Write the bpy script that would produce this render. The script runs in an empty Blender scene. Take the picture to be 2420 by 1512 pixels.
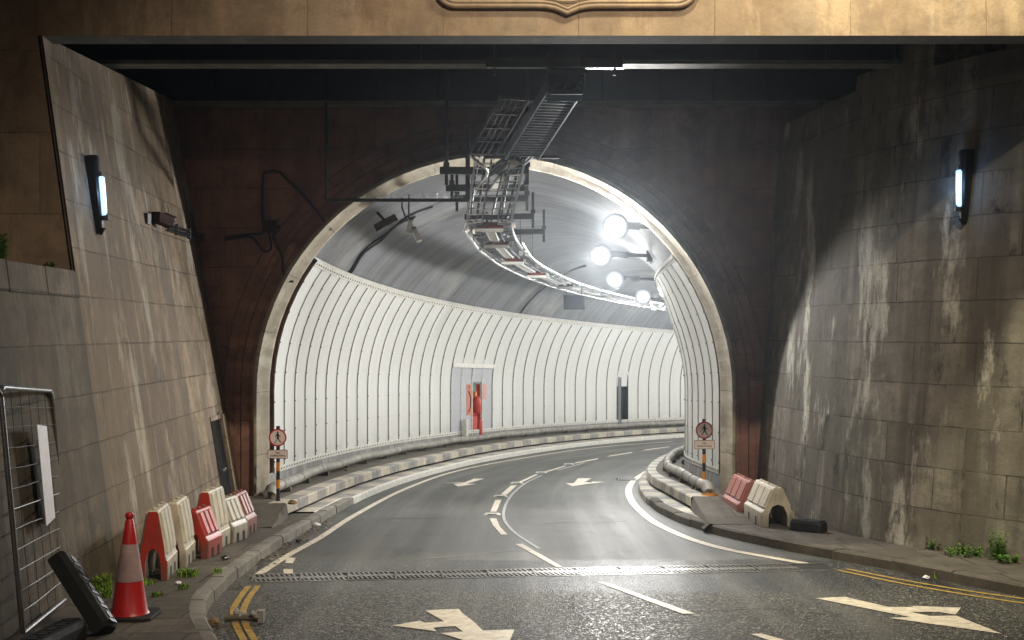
import bpy, bmesh, math, random
from mathutils import Vector, Matrix
random.seed(7)
C = bpy.context.scene.collection
# ------------------------------------------------------------------ geometry of the place
# photo coordinates below are those of a 2419 px wide view; they are turned into metres once, here
F, CX, HY, HC = 3000.0, 1209.5, 785.0, 2.07      # focal length, centre, horizon, eye height
S, Y0, XC, R = 0.04, 20.4, -0.27, 48.4           # road falls 4 %, then the tunnel bends right
VH = 1.92                                        # height of the centre of the vault over the road

def T(s, off, h):
    """station along the road, offset to the right, height over the road -> point"""
    if s <= Y0: return Vector((XC + off, s, -S * s + h))
    if off > 2.7:                                        # the inside wall tightens a little after the mouth
        k = max(0.0, min(1.0, (s - 21.1) / 5.0)); off -= 0.24 * k * k * (3 - 2 * k) * min(1.0, (off - 2.7) / 0.7)
    th = (s - Y0) / R; r = R - off
    return Vector((XC + R - r * math.cos(th), Y0 + r * math.sin(th), -S * s + h))
def zg(X, Y):
    if Y <= Y0: return -S * Y
    return -S * Y0 - S * R * math.atan2(Y - Y0, XC + R - X)
def gp(x, y, h=0.0):
    Y = 4.0
    while Y < 140:
        X = (x - CX) * Y / F; z = HC + (HY - y) * Y / F
        if z <= zg(X, Y) + h: break
        Y += 0.01
    return Vector((X, Y, zg(X, Y) + h))
def W(x, y, Y): return Vector(((x - CX) * Y / F, Y, HC + (HY - y) * Y / F))
def Z(ox, oy, sc, pts): return [((ox + a * sc) / 1.6932, (oy + b * sc) / 1.6932) for a, b in pts]
def lerp(tab, s):
    if s <= tab[0][0]: return tab[0][1]
    for (a, va), (b, vb) in zip(tab, tab[1:]):
        if s <= b: return va + (vb - va) * (s - a) / (b - a)
    return tab[-1][1]
def frange(a, b, st):
    n = max(1, int(round((b - a) / st))); return [a + (b - a) * i / n for i in range(n + 1)]

# ------------------------------------------------------------------ materials
def nd(nt, typ, **kw):
    n = nt.nodes.new(typ)
    for k, v in kw.items():
        if k.startswith('i_'): n.inputs[k[2:].replace('_', ' ')].default_value = v
        else: setattr(n, k, v)
    return n
def newmat(name):
    m = bpy.data.materials.new(name); m.use_nodes = True
    nt = m.node_tree; b = nt.nodes['Principled BSDF']
    return m, nt, b
def rgba(c): return (c[0], c[1], c[2], 1)
def ramp(nt, fac, stops):
    r = nt.nodes.new('ShaderNodeValToRGB'); e = r.color_ramp.elements
    while len(e) < len(stops): e.new(0.5)
    for el, (p, c) in zip(e, stops):
        el.position = p; el.color = rgba(c) if not isinstance(c, (int, float)) else (c, c, c, 1)
    nt.links.new(fac, r.inputs[0]); return r.outputs[0]
def mixc(nt, fac, a, b, mode='MIX'):
    n = nt.nodes.new('ShaderNodeMix'); n.data_type = 'RGBA'; n.blend_type = mode
    for ix, v in ((0, fac), (6, a), (7, b)):
        sock = n.inputs[ix]
        if hasattr(v, 'links') or hasattr(v, 'is_linked'): nt.links.new(v, sock)
        elif isinstance(v, (int, float)): sock.default_value = v if ix == 0 else (v, v, v, 1)
        else: sock.default_value = rgba(v)
    return n.outputs[2]
def noise(nt, vec, scale, detail=4, rough=0.55, mapping=None, loc=(0, 0, 0)):
    if mapping:
        mp = nt.nodes.new('ShaderNodeMapping'); mp.inputs['Scale'].default_value = mapping
        mp.inputs['Location'].default_value = loc
        nt.links.new(vec, mp.inputs[0]); vec = mp.outputs[0]
    n = nt.nodes.new('ShaderNodeTexNoise'); n.inputs['Scale'].default_value = scale
    n.inputs['Detail'].default_value = detail; n.inputs['Roughness'].default_value = rough
    nt.links.new(vec, n.inputs['Vector']); return n.outputs['Fac']
def bump(nt, b, h, strength, dist=0.01, prev=None):
    n = nt.nodes.new('ShaderNodeBump'); n.inputs['Strength'].default_value = strength
    n.inputs['Distance'].default_value = dist
    nt.links.new(h, n.inputs['Height'])
    if prev: nt.links.new(prev, n.inputs['Normal'])
    nt.links.new(n.outputs[0], b.inputs['Normal']); return n.outputs[0]
def math_(nt, op, a, b=None):
    n = nt.nodes.new('ShaderNodeMath'); n.operation = op
    for i, v in enumerate((a, b)):
        if v is None: continue
        if isinstance(v, (int, float)): n.inputs[i].default_value = v
        else: nt.links.new(v, n.inputs[i])
    return n.outputs[0]

def plain(name, col, rough=0.6, metal=0.0, var=0.25, scale=9.0, bumps=0.15, spec=0.5):
    """a plain surface with mottled dirt and a slightly uneven face"""
    m, nt, b = newmat(name)
    tc = nd(nt, 'ShaderNodeTexCoord')
    n1 = noise(nt, tc.outputs['Object'], scale, 5, 0.6)
    c = ramp(nt, n1, [(0.3, tuple(x * (1 - var) for x in col)), (0.7, tuple(min(1, x * (1 + var * 0.5)) for x in col))])
    nt.links.new(c, b.inputs['Base Color'])
    rr = ramp(nt, n1, [(0.25, min(1, rough * 1.25)), (0.75, rough * 0.85)])
    nt.links.new(rr, b.inputs['Roughness'])
    b.inputs['Metallic'].default_value = metal; b.inputs['Specular IOR Level'].default_value = spec
    if bumps: bump(nt, b, noise(nt, tc.outputs['Object'], scale * 6, 3), bumps, 0.004)
    return m
def emit(name, col, strength):
    m, nt, b = newmat(name)
    b.inputs['Base Color'].default_value = (0.8, 0.8, 0.8, 1)
    b.inputs['Emission Color'].default_value = rgba(col); b.inputs['Emission Strength'].default_value = strength
    return m
def stone(name, c1, c2, mortar, bw, bh, streak=(0.05, 0.04, 0.03), streak_amt=0.5, pale=(0.6, 0.57, 0.5), pale_amt=0.2,
          black_amt=0.0, green_amt=0.0, msize=0.006, off=0.5, rough=0.85, bstr=0.5, seed=0.0, msmooth=0.3):
    """coursed stone blocks in metres of UV, with run-off streaks, lime runs and soot"""
    m, nt, b = newmat(name)
    uv = nd(nt, 'ShaderNodeUVMap').outputs[0]
    mp = nd(nt, 'ShaderNodeMapping'); mp.inputs['Location'].default_value = (seed, 0, seed)
    nt.links.new(uv, mp.inputs[0]); uv0 = mp.outputs[0]
    wob = nt.nodes.new('ShaderNodeTexNoise'); wob.inputs['Scale'].default_value = 2.2; wob.inputs['Detail'].default_value = 3
    nt.links.new(uv0, wob.inputs['Vector'])
    add = nt.nodes.new('ShaderNodeVectorMath'); add.operation = 'MULTIPLY_ADD'
    add.inputs[1].default_value = (0.02, 0.03, 0); nt.links.new(wob.outputs['Color'], add.inputs[0]); nt.links.new(uv, add.inputs[2])
    br = nd(nt, 'ShaderNodeTexBrick', offset=off, squash=0.72, squash_frequency=3, offset_frequency=2)
    for k, v in (('Scale', 1), ('Mortar Size', msize), ('Mortar Smooth', msmooth), ('Bias', 0.0), ('Brick Width', bw), ('Row Height', bh)):
        br.inputs[k].default_value = v
    br.inputs['Color1'].default_value = rgba(c1); br.inputs['Color2'].default_value = rgba(c2); br.inputs['Mortar'].default_value = rgba(tuple((p_ + q_) / 2 for p_, q_ in zip(c1, c2)))
    nt.links.new(add.outputs[0], br.inputs['Vector'])
    jn = ramp(nt, noise(nt, uv0, 1.1, 4, 0.7), [(0.36, 0.12), (0.58, 1.0)])
    joint = math_(nt, 'MULTIPLY', br.outputs['Fac'], jn)
    col = br.outputs['Color']
    gm = noise(nt, uv0, 2.6, 9, 0.72)
    col = mixc(nt, ramp(nt, gm, [(0.44, 0.0), (0.60, 0.8)]), col, tuple(x * 0.45 for x in c2))
    col = mixc(nt, joint, col, mortar)
    # broad tone
    n0 = noise(nt, uv0, 0.9, 5, 0.6)
    col = mixc(nt, ramp(nt, n0, [(0.35, 0.0), (0.7, 0.45)]), col, tuple(x * 0.55 for x in c1))
    b2 = nd(nt, 'ShaderNodeTexBrick', offset=off, squash=0.72, squash_frequency=3, offset_frequency=2)
    for k, v in (('Scale', 1), ('Mortar Size', 0.0), ('Bias', 0.0), ('Brick Width', bw), ('Row Height', bh)): b2.inputs[k].default_value = v
    b2.inputs['Color1'].default_value = (0, 0, 0, 1); b2.inputs['Color2'].default_value = (1, 1, 1, 1)
    nt.links.new(add.outputs[0], b2.inputs['Vector'])
    sh = nt.nodes.new('ShaderNodeVectorMath'); sh.operation = 'MULTIPLY_ADD'; sh.inputs[1].default_value = (4.0, 2.0, 0)
    nt.links.new(b2.outputs['Color'], sh.inputs[0]); nt.links.new(uv0, sh.inputs[2]); uvb = sh.outputs[0]      # every block weathers in its own way
    # vertical run-off streaks
    n1 = noise(nt, uv0, 1.0, 6, 0.65, (3.6, 0.22, 1))
    n1b = noise(nt, uvb, 1.0, 4, 0.6, (13.0, 0.5, 1), (3, 1, 0))
    st = math_(nt, 'MULTIPLY', ramp(nt, n1, [(0.42, 0.0), (0.62, 1.0)]), ramp(nt, n1b, [(0.3, 0.35), (0.65, 1.0)]))
    col = mixc(nt, math_(nt, 'MULTIPLY', st, streak_amt), col, streak)
    nw = noise(nt, uv0, 1.0, 5, 0.6, (1.5, 0.1, 1), (11, 4, 0))
    col = mixc(nt, math_(nt, 'MULTIPLY', ramp(nt, nw, [(0.48, 0.0), (0.53, 1.0)]), streak_amt * 0.85), col, tuple(x * 1.5 for x in streak))
    blk = noise(nt, uvb, 0.8, 5, 0.65)
    col = mixc(nt, ramp(nt, blk, [(0.42, 0.0), (0.62, 0.55)]), col, tuple(x * 0.62 for x in c2))
    # pale lime runs
    if pale_amt:
        n2 = noise(nt, uv0, 1.0, 7, 0.7, (1.5, 0.38, 1), (7, 2, 0))
        col = mixc(nt, math_(nt, 'MULTIPLY', ramp(nt, n2, [(0.54, 0.0), (0.62, 1.0)]), pale_amt), col, pale)
    if black_amt:
        n3 = noise(nt, uvb, 1.0, 8, 0.75, (2.2, 0.8, 1), (2, 9, 0))
        col = mixc(nt, math_(nt, 'MULTIPLY', ramp(nt, n3, [(0.56, 0.0), (0.66, 1.0)]), black_amt), col, (0.012, 0.012, 0.011))
    if green_amt:
        n4 = noise(nt, uv0, 0.6, 5, 0.6, (1.6, 0.7, 1), (1, 4, 0))
        col = mixc(nt, math_(nt, 'MULTIPLY', ramp(nt, n4, [(0.5, 0.0), (0.7, 1.0)]), green_amt), col, (0.07, 0.085, 0.06))
    fine = noise(nt, uv0, 30, 4, 0.7)
    col = mixc(nt, ramp(nt, fine, [(0.35, 0.35), (0.6, 0.0)]), col, tuple(x * 0.6 for x in c2))
    nt.links.new(col, b.inputs['Base Color'])
    b.inputs['Roughness'].default_value = rough; b.inputs['Specular IOR Level'].default_value = 0.3
    inv = math_(nt, 'SUBTRACT', 1.0, joint)
    p = bump(nt, b, inv, 1.0, 0.03)
    p = bump(nt, b, noise(nt, uv0, 7, 6, 0.65), bstr * 0.6, 0.02, p)
    bump(nt, b, fine, bstr * 0.4, 0.006, p)
    return m

M = {}
M['stone_left'] = stone('weathered_beige_stone', (0.48, 0.365, 0.25), (0.30, 0.225, 0.15), (0.05, 0.04, 0.03), 1.25, 0.49,
                        streak=(0.10, 0.078, 0.058), streak_amt=0.85, pale=(0.56, 0.52, 0.43), pale_amt=0.6, black_amt=0.5, green_amt=.15, msize=.008, bstr=.8)
M['stone_low'] = stone('darker_greenish_stone', (0.27, 0.21, 0.15), (0.17, 0.14, 0.10), (0.025, 0.022, 0.02), 1.25, 0.49,  # darker and greener than the wall it continues
                       streak=(0.05, 0.045, 0.04), streak_amt=0.7, pale=(0.3, 0.28, 0.24), pale_amt=0.4, black_amt=0.25, green_amt=0.45)
M['stone_right'] = stone('sooty_grey_brown_stone', (0.39, 0.35, 0.295), (0.235, 0.21, 0.175), (0.022, 0.019, 0.016), 1.12, 0.49,
                         streak=(0.055, 0.047, 0.04), streak_amt=0.75, pale=(0.62, 0.59, 0.52), pale_amt=0.9, black_amt=0.95, green_amt=0.4, seed=4.3, msize=.008, bstr=.8)
M['stone_facade'] = stone('tan_sandstone', (0.38, 0.28, 0.19), (0.29, 0.21, 0.145), (0.07, 0.045, 0.03), 1.9, 0.82,
                          streak=(0.15, 0.09, 0.05), streak_amt=0.35, pale=(0.46, 0.33, 0.21), pale_amt=0.4, black_amt=0.3, seed=1.7, msize=0.004)
M['stone_portal'] = stone('red_brown_sandstone', (0.46, 0.235, 0.17), (0.33, 0.17, 0.125), (0.016, 0.009, 0.008), 1.5, 0.62,
                          streak=(0.09, 0.05, 0.04), streak_amt=0.5, pale=(0.36, 0.2, 0.15), pale_amt=0.3, black_amt=0.3, seed=8.1)
M['stone_ring'] = stone('pale_painted_ring_stone', (0.56, 0.50, 0.39), (0.44, 0.39, 0.30), (0.07, 0.06, 0.045), 1.35, 4.0,
                        streak=(0.20, 0.165, 0.12), streak_amt=0.5, pale=(0.68, 0.64, 0.55), pale_amt=0.4, black_amt=0.15, off=0.0, seed=3.0)
M['pavement'] = stone('paving_slabs', (0.17, 0.145, 0.115), (0.115, 0.10, 0.08), (0.012, 0.011, 0.009), 0.62, 0.62,
                      streak=(0.07, 0.06, 0.05), streak_amt=0.5, pale=(0.24, 0.21, 0.17), pale_amt=0.3, black_amt=0.5, msize=0.014, seed=5, bstr=.9)
M['kerbstone'] = stone('grey_kerb_granite', (0.30, 0.28, 0.24), (0.24, 0.225, 0.195), (0.05, 0.045, 0.04), 50, 50, streak=(0.11, 0.1, 0.085),
                       streak_amt=0.4, pale=(0.42, 0.4, 0.36), pale_amt=0.4, black_amt=0.3, seed=6)
M['plinth'] = stone('dirty_white_plinth', (0.48, 0.47, 0.45), (0.42, 0.41, 0.40), (0.1, 0.1, 0.1), 1.6, 2.0, streak=(0.13, 0.12, 0.11),
                    streak_amt=0.6, pale_amt=0.0, black_amt=0.4, seed=2)
M['concrete'] = stone('rough_concrete', (0.15, 0.13, 0.105), (0.12, 0.105, 0.085), (0.1, 0.09, 0.07), 30, 30, streak=(0.08, 0.07, 0.055),
                      streak_amt=0.5, pale=(0.3, 0.27, 0.22), pale_amt=0.3, black_amt=0.4, seed=9)
M['cream_stripe'] = plain('worn_cream_paint', (0.47, 0.425, 0.335), 0.7, var=0.35, scale=5)
M['dark_stripe'] = plain('worn_grey_paint', (0.27, 0.26, 0.24), 0.7, var=0.35, scale=5)
M['void'] = plain('recess_shade', (0.012, 0.012, 0.012), 0.9)  # near-black painted in for the shade inside gaps, slots and holes
M['steel_dark'] = plain('blue_black_steel', (0.012, 0.020, 0.028), 0.9, 0.0, scale=2, spec=0.0)
M['steel_edge'] = plain('pale_flange_paint', (0.16, 0.15, 0.12), 0.6, 0.2, scale=4)  # flange colour, paler than the web
M['black'] = plain('black_painted_metal', (0.006, 0.006, 0.008), 0.45)
M['rubber'] = plain('black_rubber', (0.010, 0.010, 0.011), 0.7)
M['galv'] = plain('galvanised_steel', (0.42, 0.43, 0.44), 0.3, 0.9, var=0.4)
M['dull_galv'] = plain('dull_galvanised_steel', (0.075, 0.08, 0.088), 0.4, 0.6, var=0.4)
M['red_iron'] = plain('red_oxide_steel', (0.14, 0.022, 0.016), 0.6, 0.1)
M['maroon'] = plain('maroon_painted_steel', (0.045, 0.010, 0.010), 0.6, 0.1)
M['white_tray'] = plain('white_batten', (0.62, 0.60, 0.54), 0.45, var=0.15)
M['conduit'] = plain('bright_conduit', (0.75, 0.75, 0.74), 0.22, 0.85, var=0.15)
M['cable'] = plain('black_cable', (0.008, 0.008, 0.009), 0.5)
M['pipe'] = plain('grey_lagged_pipe', (0.27, 0.255, 0.22), 0.6, var=0.4, scale=4, bumps=0.4)
M['white_seam'] = plain('white_trim', (0.66, 0.64, 0.58), 0.5, var=0.2)
M['rivet'] = plain('dark_rivet', (0.11, 0.10, 0.09), 0.5)
M['sign_red'] = plain('sign_red', (0.50, 0.018, 0.025), 0.4, var=0.1)
M['sign_white'] = plain('sign_white_film', (0.86, 0.73, 0.70), 0.4, var=0.08)
M['ink'] = plain('sign_black', (0.01, 0.009, 0.012), 0.5)
M['amber'] = plain('amber_band', (0.72, 0.26, 0.02), 0.45, var=0.2)
M['post_dark'] = plain('blue_black_post', (0.016, 0.02, 0.028), 0.5)
def grubby(name, col, rough=.45):
    m, nt, b = newmat(name); tc = nd(nt, 'ShaderNodeTexCoord').outputs['Object']
    c = ramp(nt, noise(nt, tc, 3.5, 5, .65), [(.35, tuple(x * .72 for x in col)), (.65, col)])
    c = mixc(nt, ramp(nt, noise(nt, tc, 1.0, 7, .72, (9, 9, 2.5)), [(.50, 0.0), (.68, .65)]), c, (.10, .085, .065))
    c = mixc(nt, ramp(nt, noise(nt, tc, 1.0, 3, .6, (40, 40, 14), (4, 2, 1)), [(.62, 0.0), (.70, .5)]), c, tuple(min(1, x * 1.25 + .1) for x in col))
    sp = nd(nt, 'ShaderNodeSeparateXYZ'); nt.links.new(tc, sp.inputs[0])
    c = mixc(nt, ramp(nt, sp.outputs[2], [(.0, .6), (.2, .0)]), c, (.08, .07, .055))
    nt.links.new(c, b.inputs['Base Color']); b.inputs['Roughness'].default_value = rough
    bump(nt, b, noise(nt, tc, 22, 4), .12, .004); return m
M['bar_red'] = grubby('red_polythene', (0.40, 0.03, 0.02)); M['bar_faded'] = grubby('faded_red_polythene', (0.36, 0.12, 0.095)); M['bar_white'] = grubby('grubby_cream_polythene', (0.60, 0.54, 0.43))
M['cone_red'] = plain('cone_red', (0.46, 0.012, 0.012), 0.4, var=0.2, scale=6)
M['cone_white'] = plain('cone_reflective_sleeve', (0.40, 0.28, 0.275), 0.4, var=0.3, scale=6)
M['paper'] = plain('white_sheet', (0.8, 0.79, 0.82), 0.5, var=0.12)
M['grass'] = plain('weed_green', (0.16, 0.28, 0.02), 0.6, var=0.4)
M['weed'] = plain('leafy_green', (0.11, 0.25, 0.02), 0.6, var=0.4)
M['leaf'] = plain('dead_leaves', (0.22, 0.14, 0.06), 0.8, var=0.5, scale=20)
M['door'] = plain('shaded_door', (0.008, 0.005, 0.004), 0.8, spec=0.1)  # near-black stands in for the shade of a recessed door
M['grey_panel'] = plain('grey_metal_panel', (0.55, 0.56, 0.585), 0.15, 0.0, var=0.08)
M['fire_red'] = plain('fire_red', (0.52, 0.045, 0.02), 0.35, var=0.2)
M['green'] = plain('green_notice', (0.04, 0.20, 0.13), 0.5)
M['poster'] = plain('orange_notice', (0.55, 0.16, 0.07), 0.5, var=0.1)
M['pink'] = plain('pink_notice', (0.62, 0.30, 0.27), 0.5, var=0.1)
M['brown_box'] = plain('brown_cover', (0.055, 0.026, 0.02), 0.85, spec=.1)
M['iron'] = plain('wet_cast_iron', (0.26, 0.26, 0.25), 0.36, 0.6, var=0.5, scale=14, bumps=0.5)
M['yellow'] = plain('yellow_line_paint', (0.42, 0.27, 0.06), 0.55, var=0.45, scale=14)
M['roadpaint'] = plain('worn_white_line_paint', (0.70, 0.63, 0.52), 0.5, var=0.4, scale=12)
M['thinpaint'] = plain('faded_thin_line', (0.42, 0.42, 0.40), 0.5, var=0.5, scale=20)
M['earth'] = plain('dark_earth', (0.05, 0.04, 0.03), 0.9)

def cladding_mat():
    m, nt, b = newmat('white_enamel_panel')
    uv = nd(nt, 'ShaderNodeUVMap').outputs[0]
    n = noise(nt, uv, 1.0, 5, 0.6, (5.0, 0.5, 1))
    g = noise(nt, uv, 1.1, 6, 0.65)
    low = nd(nt, 'ShaderNodeSeparateXYZ'); nt.links.new(uv, low.inputs[0])
    dirt = math_(nt, 'MULTIPLY', ramp(nt, low.outputs[1], [(0.05, 1.0), (0.4, 0.0)]), ramp(nt, g, [(0.45, 0.0), (0.7, 0.4)]))
    col = ramp(nt, n, [(0.3, (0.71, 0.71, 0.675)), (0.65, (0.77, 0.77, 0.735))])
    col = mixc(nt, dirt, col, (0.30, 0.28, 0.24))
    nt.links.new(col, b.inputs['Base Color'])
    nt.links.new(ramp(nt, g, [(0.3, 0.27), (0.7, 0.23)]), b.inputs['Roughness'])
    w = noise(nt, uv, 1.0, 2, 0.5, (7.0, 1.2, 1))
    bump(nt, b, w, 0.025, 0.02)
    return m
M['clad'] = cladding_mat()

def vault_mat():
    m, nt, b = newmat('grey_painted_vault')
    uv = nd(nt, 'ShaderNodeUVMap').outputs[0]
    br = nd(nt, 'ShaderNodeTexBrick', offset=0.0)
    for k, v in (('Scale', 1), ('Mortar Size', 0.008), ('Mortar Smooth', 0.5), ('Brick Width', 2.4), ('Row Height', 40)): br.inputs[k].default_value = v
    br.inputs['Color1'].default_value = (0.18, 0.187, 0.20, 1); br.inputs['Color2'].default_value = (0.155, 0.162, 0.175, 1)
    br.inputs['Mortar'].default_value = (0.12, 0.12, 0.12, 1)
    nt.links.new(uv, br.inputs['Vector'])
    n1 = noise(nt, uv, 1.0, 7, 0.7, (3.5, 0.3, 1))
    n2 = noise(nt, uv, 1.0, 6, 0.65, (0.7, 0.35, 1), (3, 3, 0))
    col = mixc(nt, ramp(nt, n1, [(0.42, 0.0), (0.62, 0.85)]), br.outputs['Color'], (0.085, 0.082, 0.08))
    col = mixc(nt, ramp(nt, n2, [(0.54, 0.0), (0.7, 0.6)]), col, (0.36, 0.345, 0.31))
    n3 = noise(nt, uv, 1.0, 8, 0.75, (9, 1.1, 1), (1, 5, 0))
    col = mixc(nt, ramp(nt, n3, [(0.60, 0.0), (0.68, 0.75)]), col, (0.05, 0.05, 0.05))
    nt.links.new(col, b.inputs['Base Color'])
    b.inputs['Roughness'].default_value = 0.6
    p = bump(nt, b, br.outputs['Fac'], 0.4, -0.01)
    bump(nt, b, n1, 0.35, 0.02, p)
    return m
M['vault'] = vault_mat()

def road_mat():
    m, nt, b = newmat('damp_asphalt')
    tc = nd(nt, 'ShaderNodeTexCoord'); gv = nd(nt, 'ShaderNodeNewGeometry').outputs['Position']
    sp = nd(nt, 'ShaderNodeSeparateXYZ'); nt.links.new(gv, sp.inputs[0])
    edge = noise(nt, gv, 0.8, 3)
    yy = math_(nt, 'ADD', sp.outputs[1], math_(nt, 'MULTIPLY', math_(nt, 'SUBTRACT', edge, 0.5), 0.7))
    mr = nd(nt, 'ShaderNodeMapRange'); nt.links.new(yy, mr.inputs[0])
    mr.inputs[1].default_value = 14.75; mr.inputs[2].default_value = 14.95
    inner = mr.outputs[0]                                # 1 = older smooth surface beyond the grating
    mr2 = nd(nt, 'ShaderNodeMapRange'); nt.links.new(yy, mr2.inputs[0])
    mr2.inputs[1].default_value = 12.9; mr2.inputs[2].default_value = 12.3
    mid = math_(nt, 'SUBTRACT', 1.0, math_(nt, 'ADD', inner, mr2.outputs[0]))      # newer patch around the grating
    vor = nd(nt, 'ShaderNodeTexVoronoi'); vor.inputs['Scale'].default_value = 55.0; nt.links.new(gv, vor.inputs['Vector'])
    fine = noise(nt, gv, 60, 6, 0.75)
    big = noise(nt, gv, 0.7, 5, 0.6)
    ruv = nd(nt, 'ShaderNodeUVMap').outputs[0]; streak = noise(nt, ruv, 1.0, 4, 0.55, (0.07, 1.7, 1)); oil = noise(nt, ruv, 1.0, 7, 0.7, (0.5, 1.5, 1), (4, 8, 0))
    chip = ramp(nt, nd_color_val(nt, vor), [(0.0, (0.012, 0.012, 0.011)), (0.5, (0.04, 0.039, 0.034)), (0.80, (0.075, 0.072, 0.06)), (0.93, (0.30, 0.28, 0.22))])  # palest chips carry painted sparkle, the rest are grain tones
    smooth = ramp(nt, fine, [(0.32, (0.048, 0.050, 0.045)), (0.68, (0.13, 0.132, 0.118))])
    col = mixc(nt, inner, chip, smooth)
    col = mixc(nt, ramp(nt, big, [(0.35, 0.0), (0.65, 0.5)]), col, (0.028, 0.028, 0.025))
    col = mixc(nt, math_(nt, 'MULTIPLY', mid, ramp(nt, noise(nt, gv, 1.0, 4, 0.6, (2.6, 0.12, 1), (5, 0, 0)), [(0.42, 0.25), (0.58, 0.95)])), col, (0.014, 0.014, 0.013))
    col = mixc(nt, ramp(nt, streak, [(0.48, 0.0), (0.62, 0.5)]), col, (0.12, 0.118, 0.104))
    col = mixc(nt, ramp(nt, oil, [(0.56, 0.0), (0.68, 0.6)]), col, (0.018, 0.018, 0.017))
    nt.links.new(col, b.inputs['Base Color'])
    sh = nd(nt, 'ShaderNodeSeparateColor'); nt.links.new(vor.outputs['Color'], sh.inputs[0])
    rg = mixc(nt, inner, mixc(nt, ramp(nt, sh.outputs[1], [(0.78, 0.0), (0.85, 1.0)]), ramp(nt, streak, [(0.3, 0.70), (0.7, 0.58)]), 0.28), ramp(nt, streak, [(0.3, 0.68), (0.7, 0.50)]))
    rg = mixc(nt, math_(nt, 'MULTIPLY', mid, 0.8), rg, 0.42)
    nt.links.new(rg, b.inputs['Roughness'])
    b.inputs['Specular IOR Level'].default_value = 0.32
    hgt = mixc(nt, inner, ramp(nt, vor.outputs['Distance'], [(0.0, 1.0), (0.6, 0.0)]), fine)
    st = mixc(nt, inner, 0.9, 0.55)
    bn = nd(nt, 'ShaderNodeBump'); bn.inputs['Distance'].default_value = 0.012
    nt.links.new(st, bn.inputs['Strength']); nt.links.new(hgt, bn.inputs['Height']); nt.links.new(bn.outputs[0], b.inputs['Normal'])
    return m
def nd_color_val(nt, vor):
    s = nd(nt, 'ShaderNodeSeparateColor'); nt.links.new(vor.outputs['Color'], s.inputs[0]); return s.outputs[0]
M['road'] = road_mat()

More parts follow.
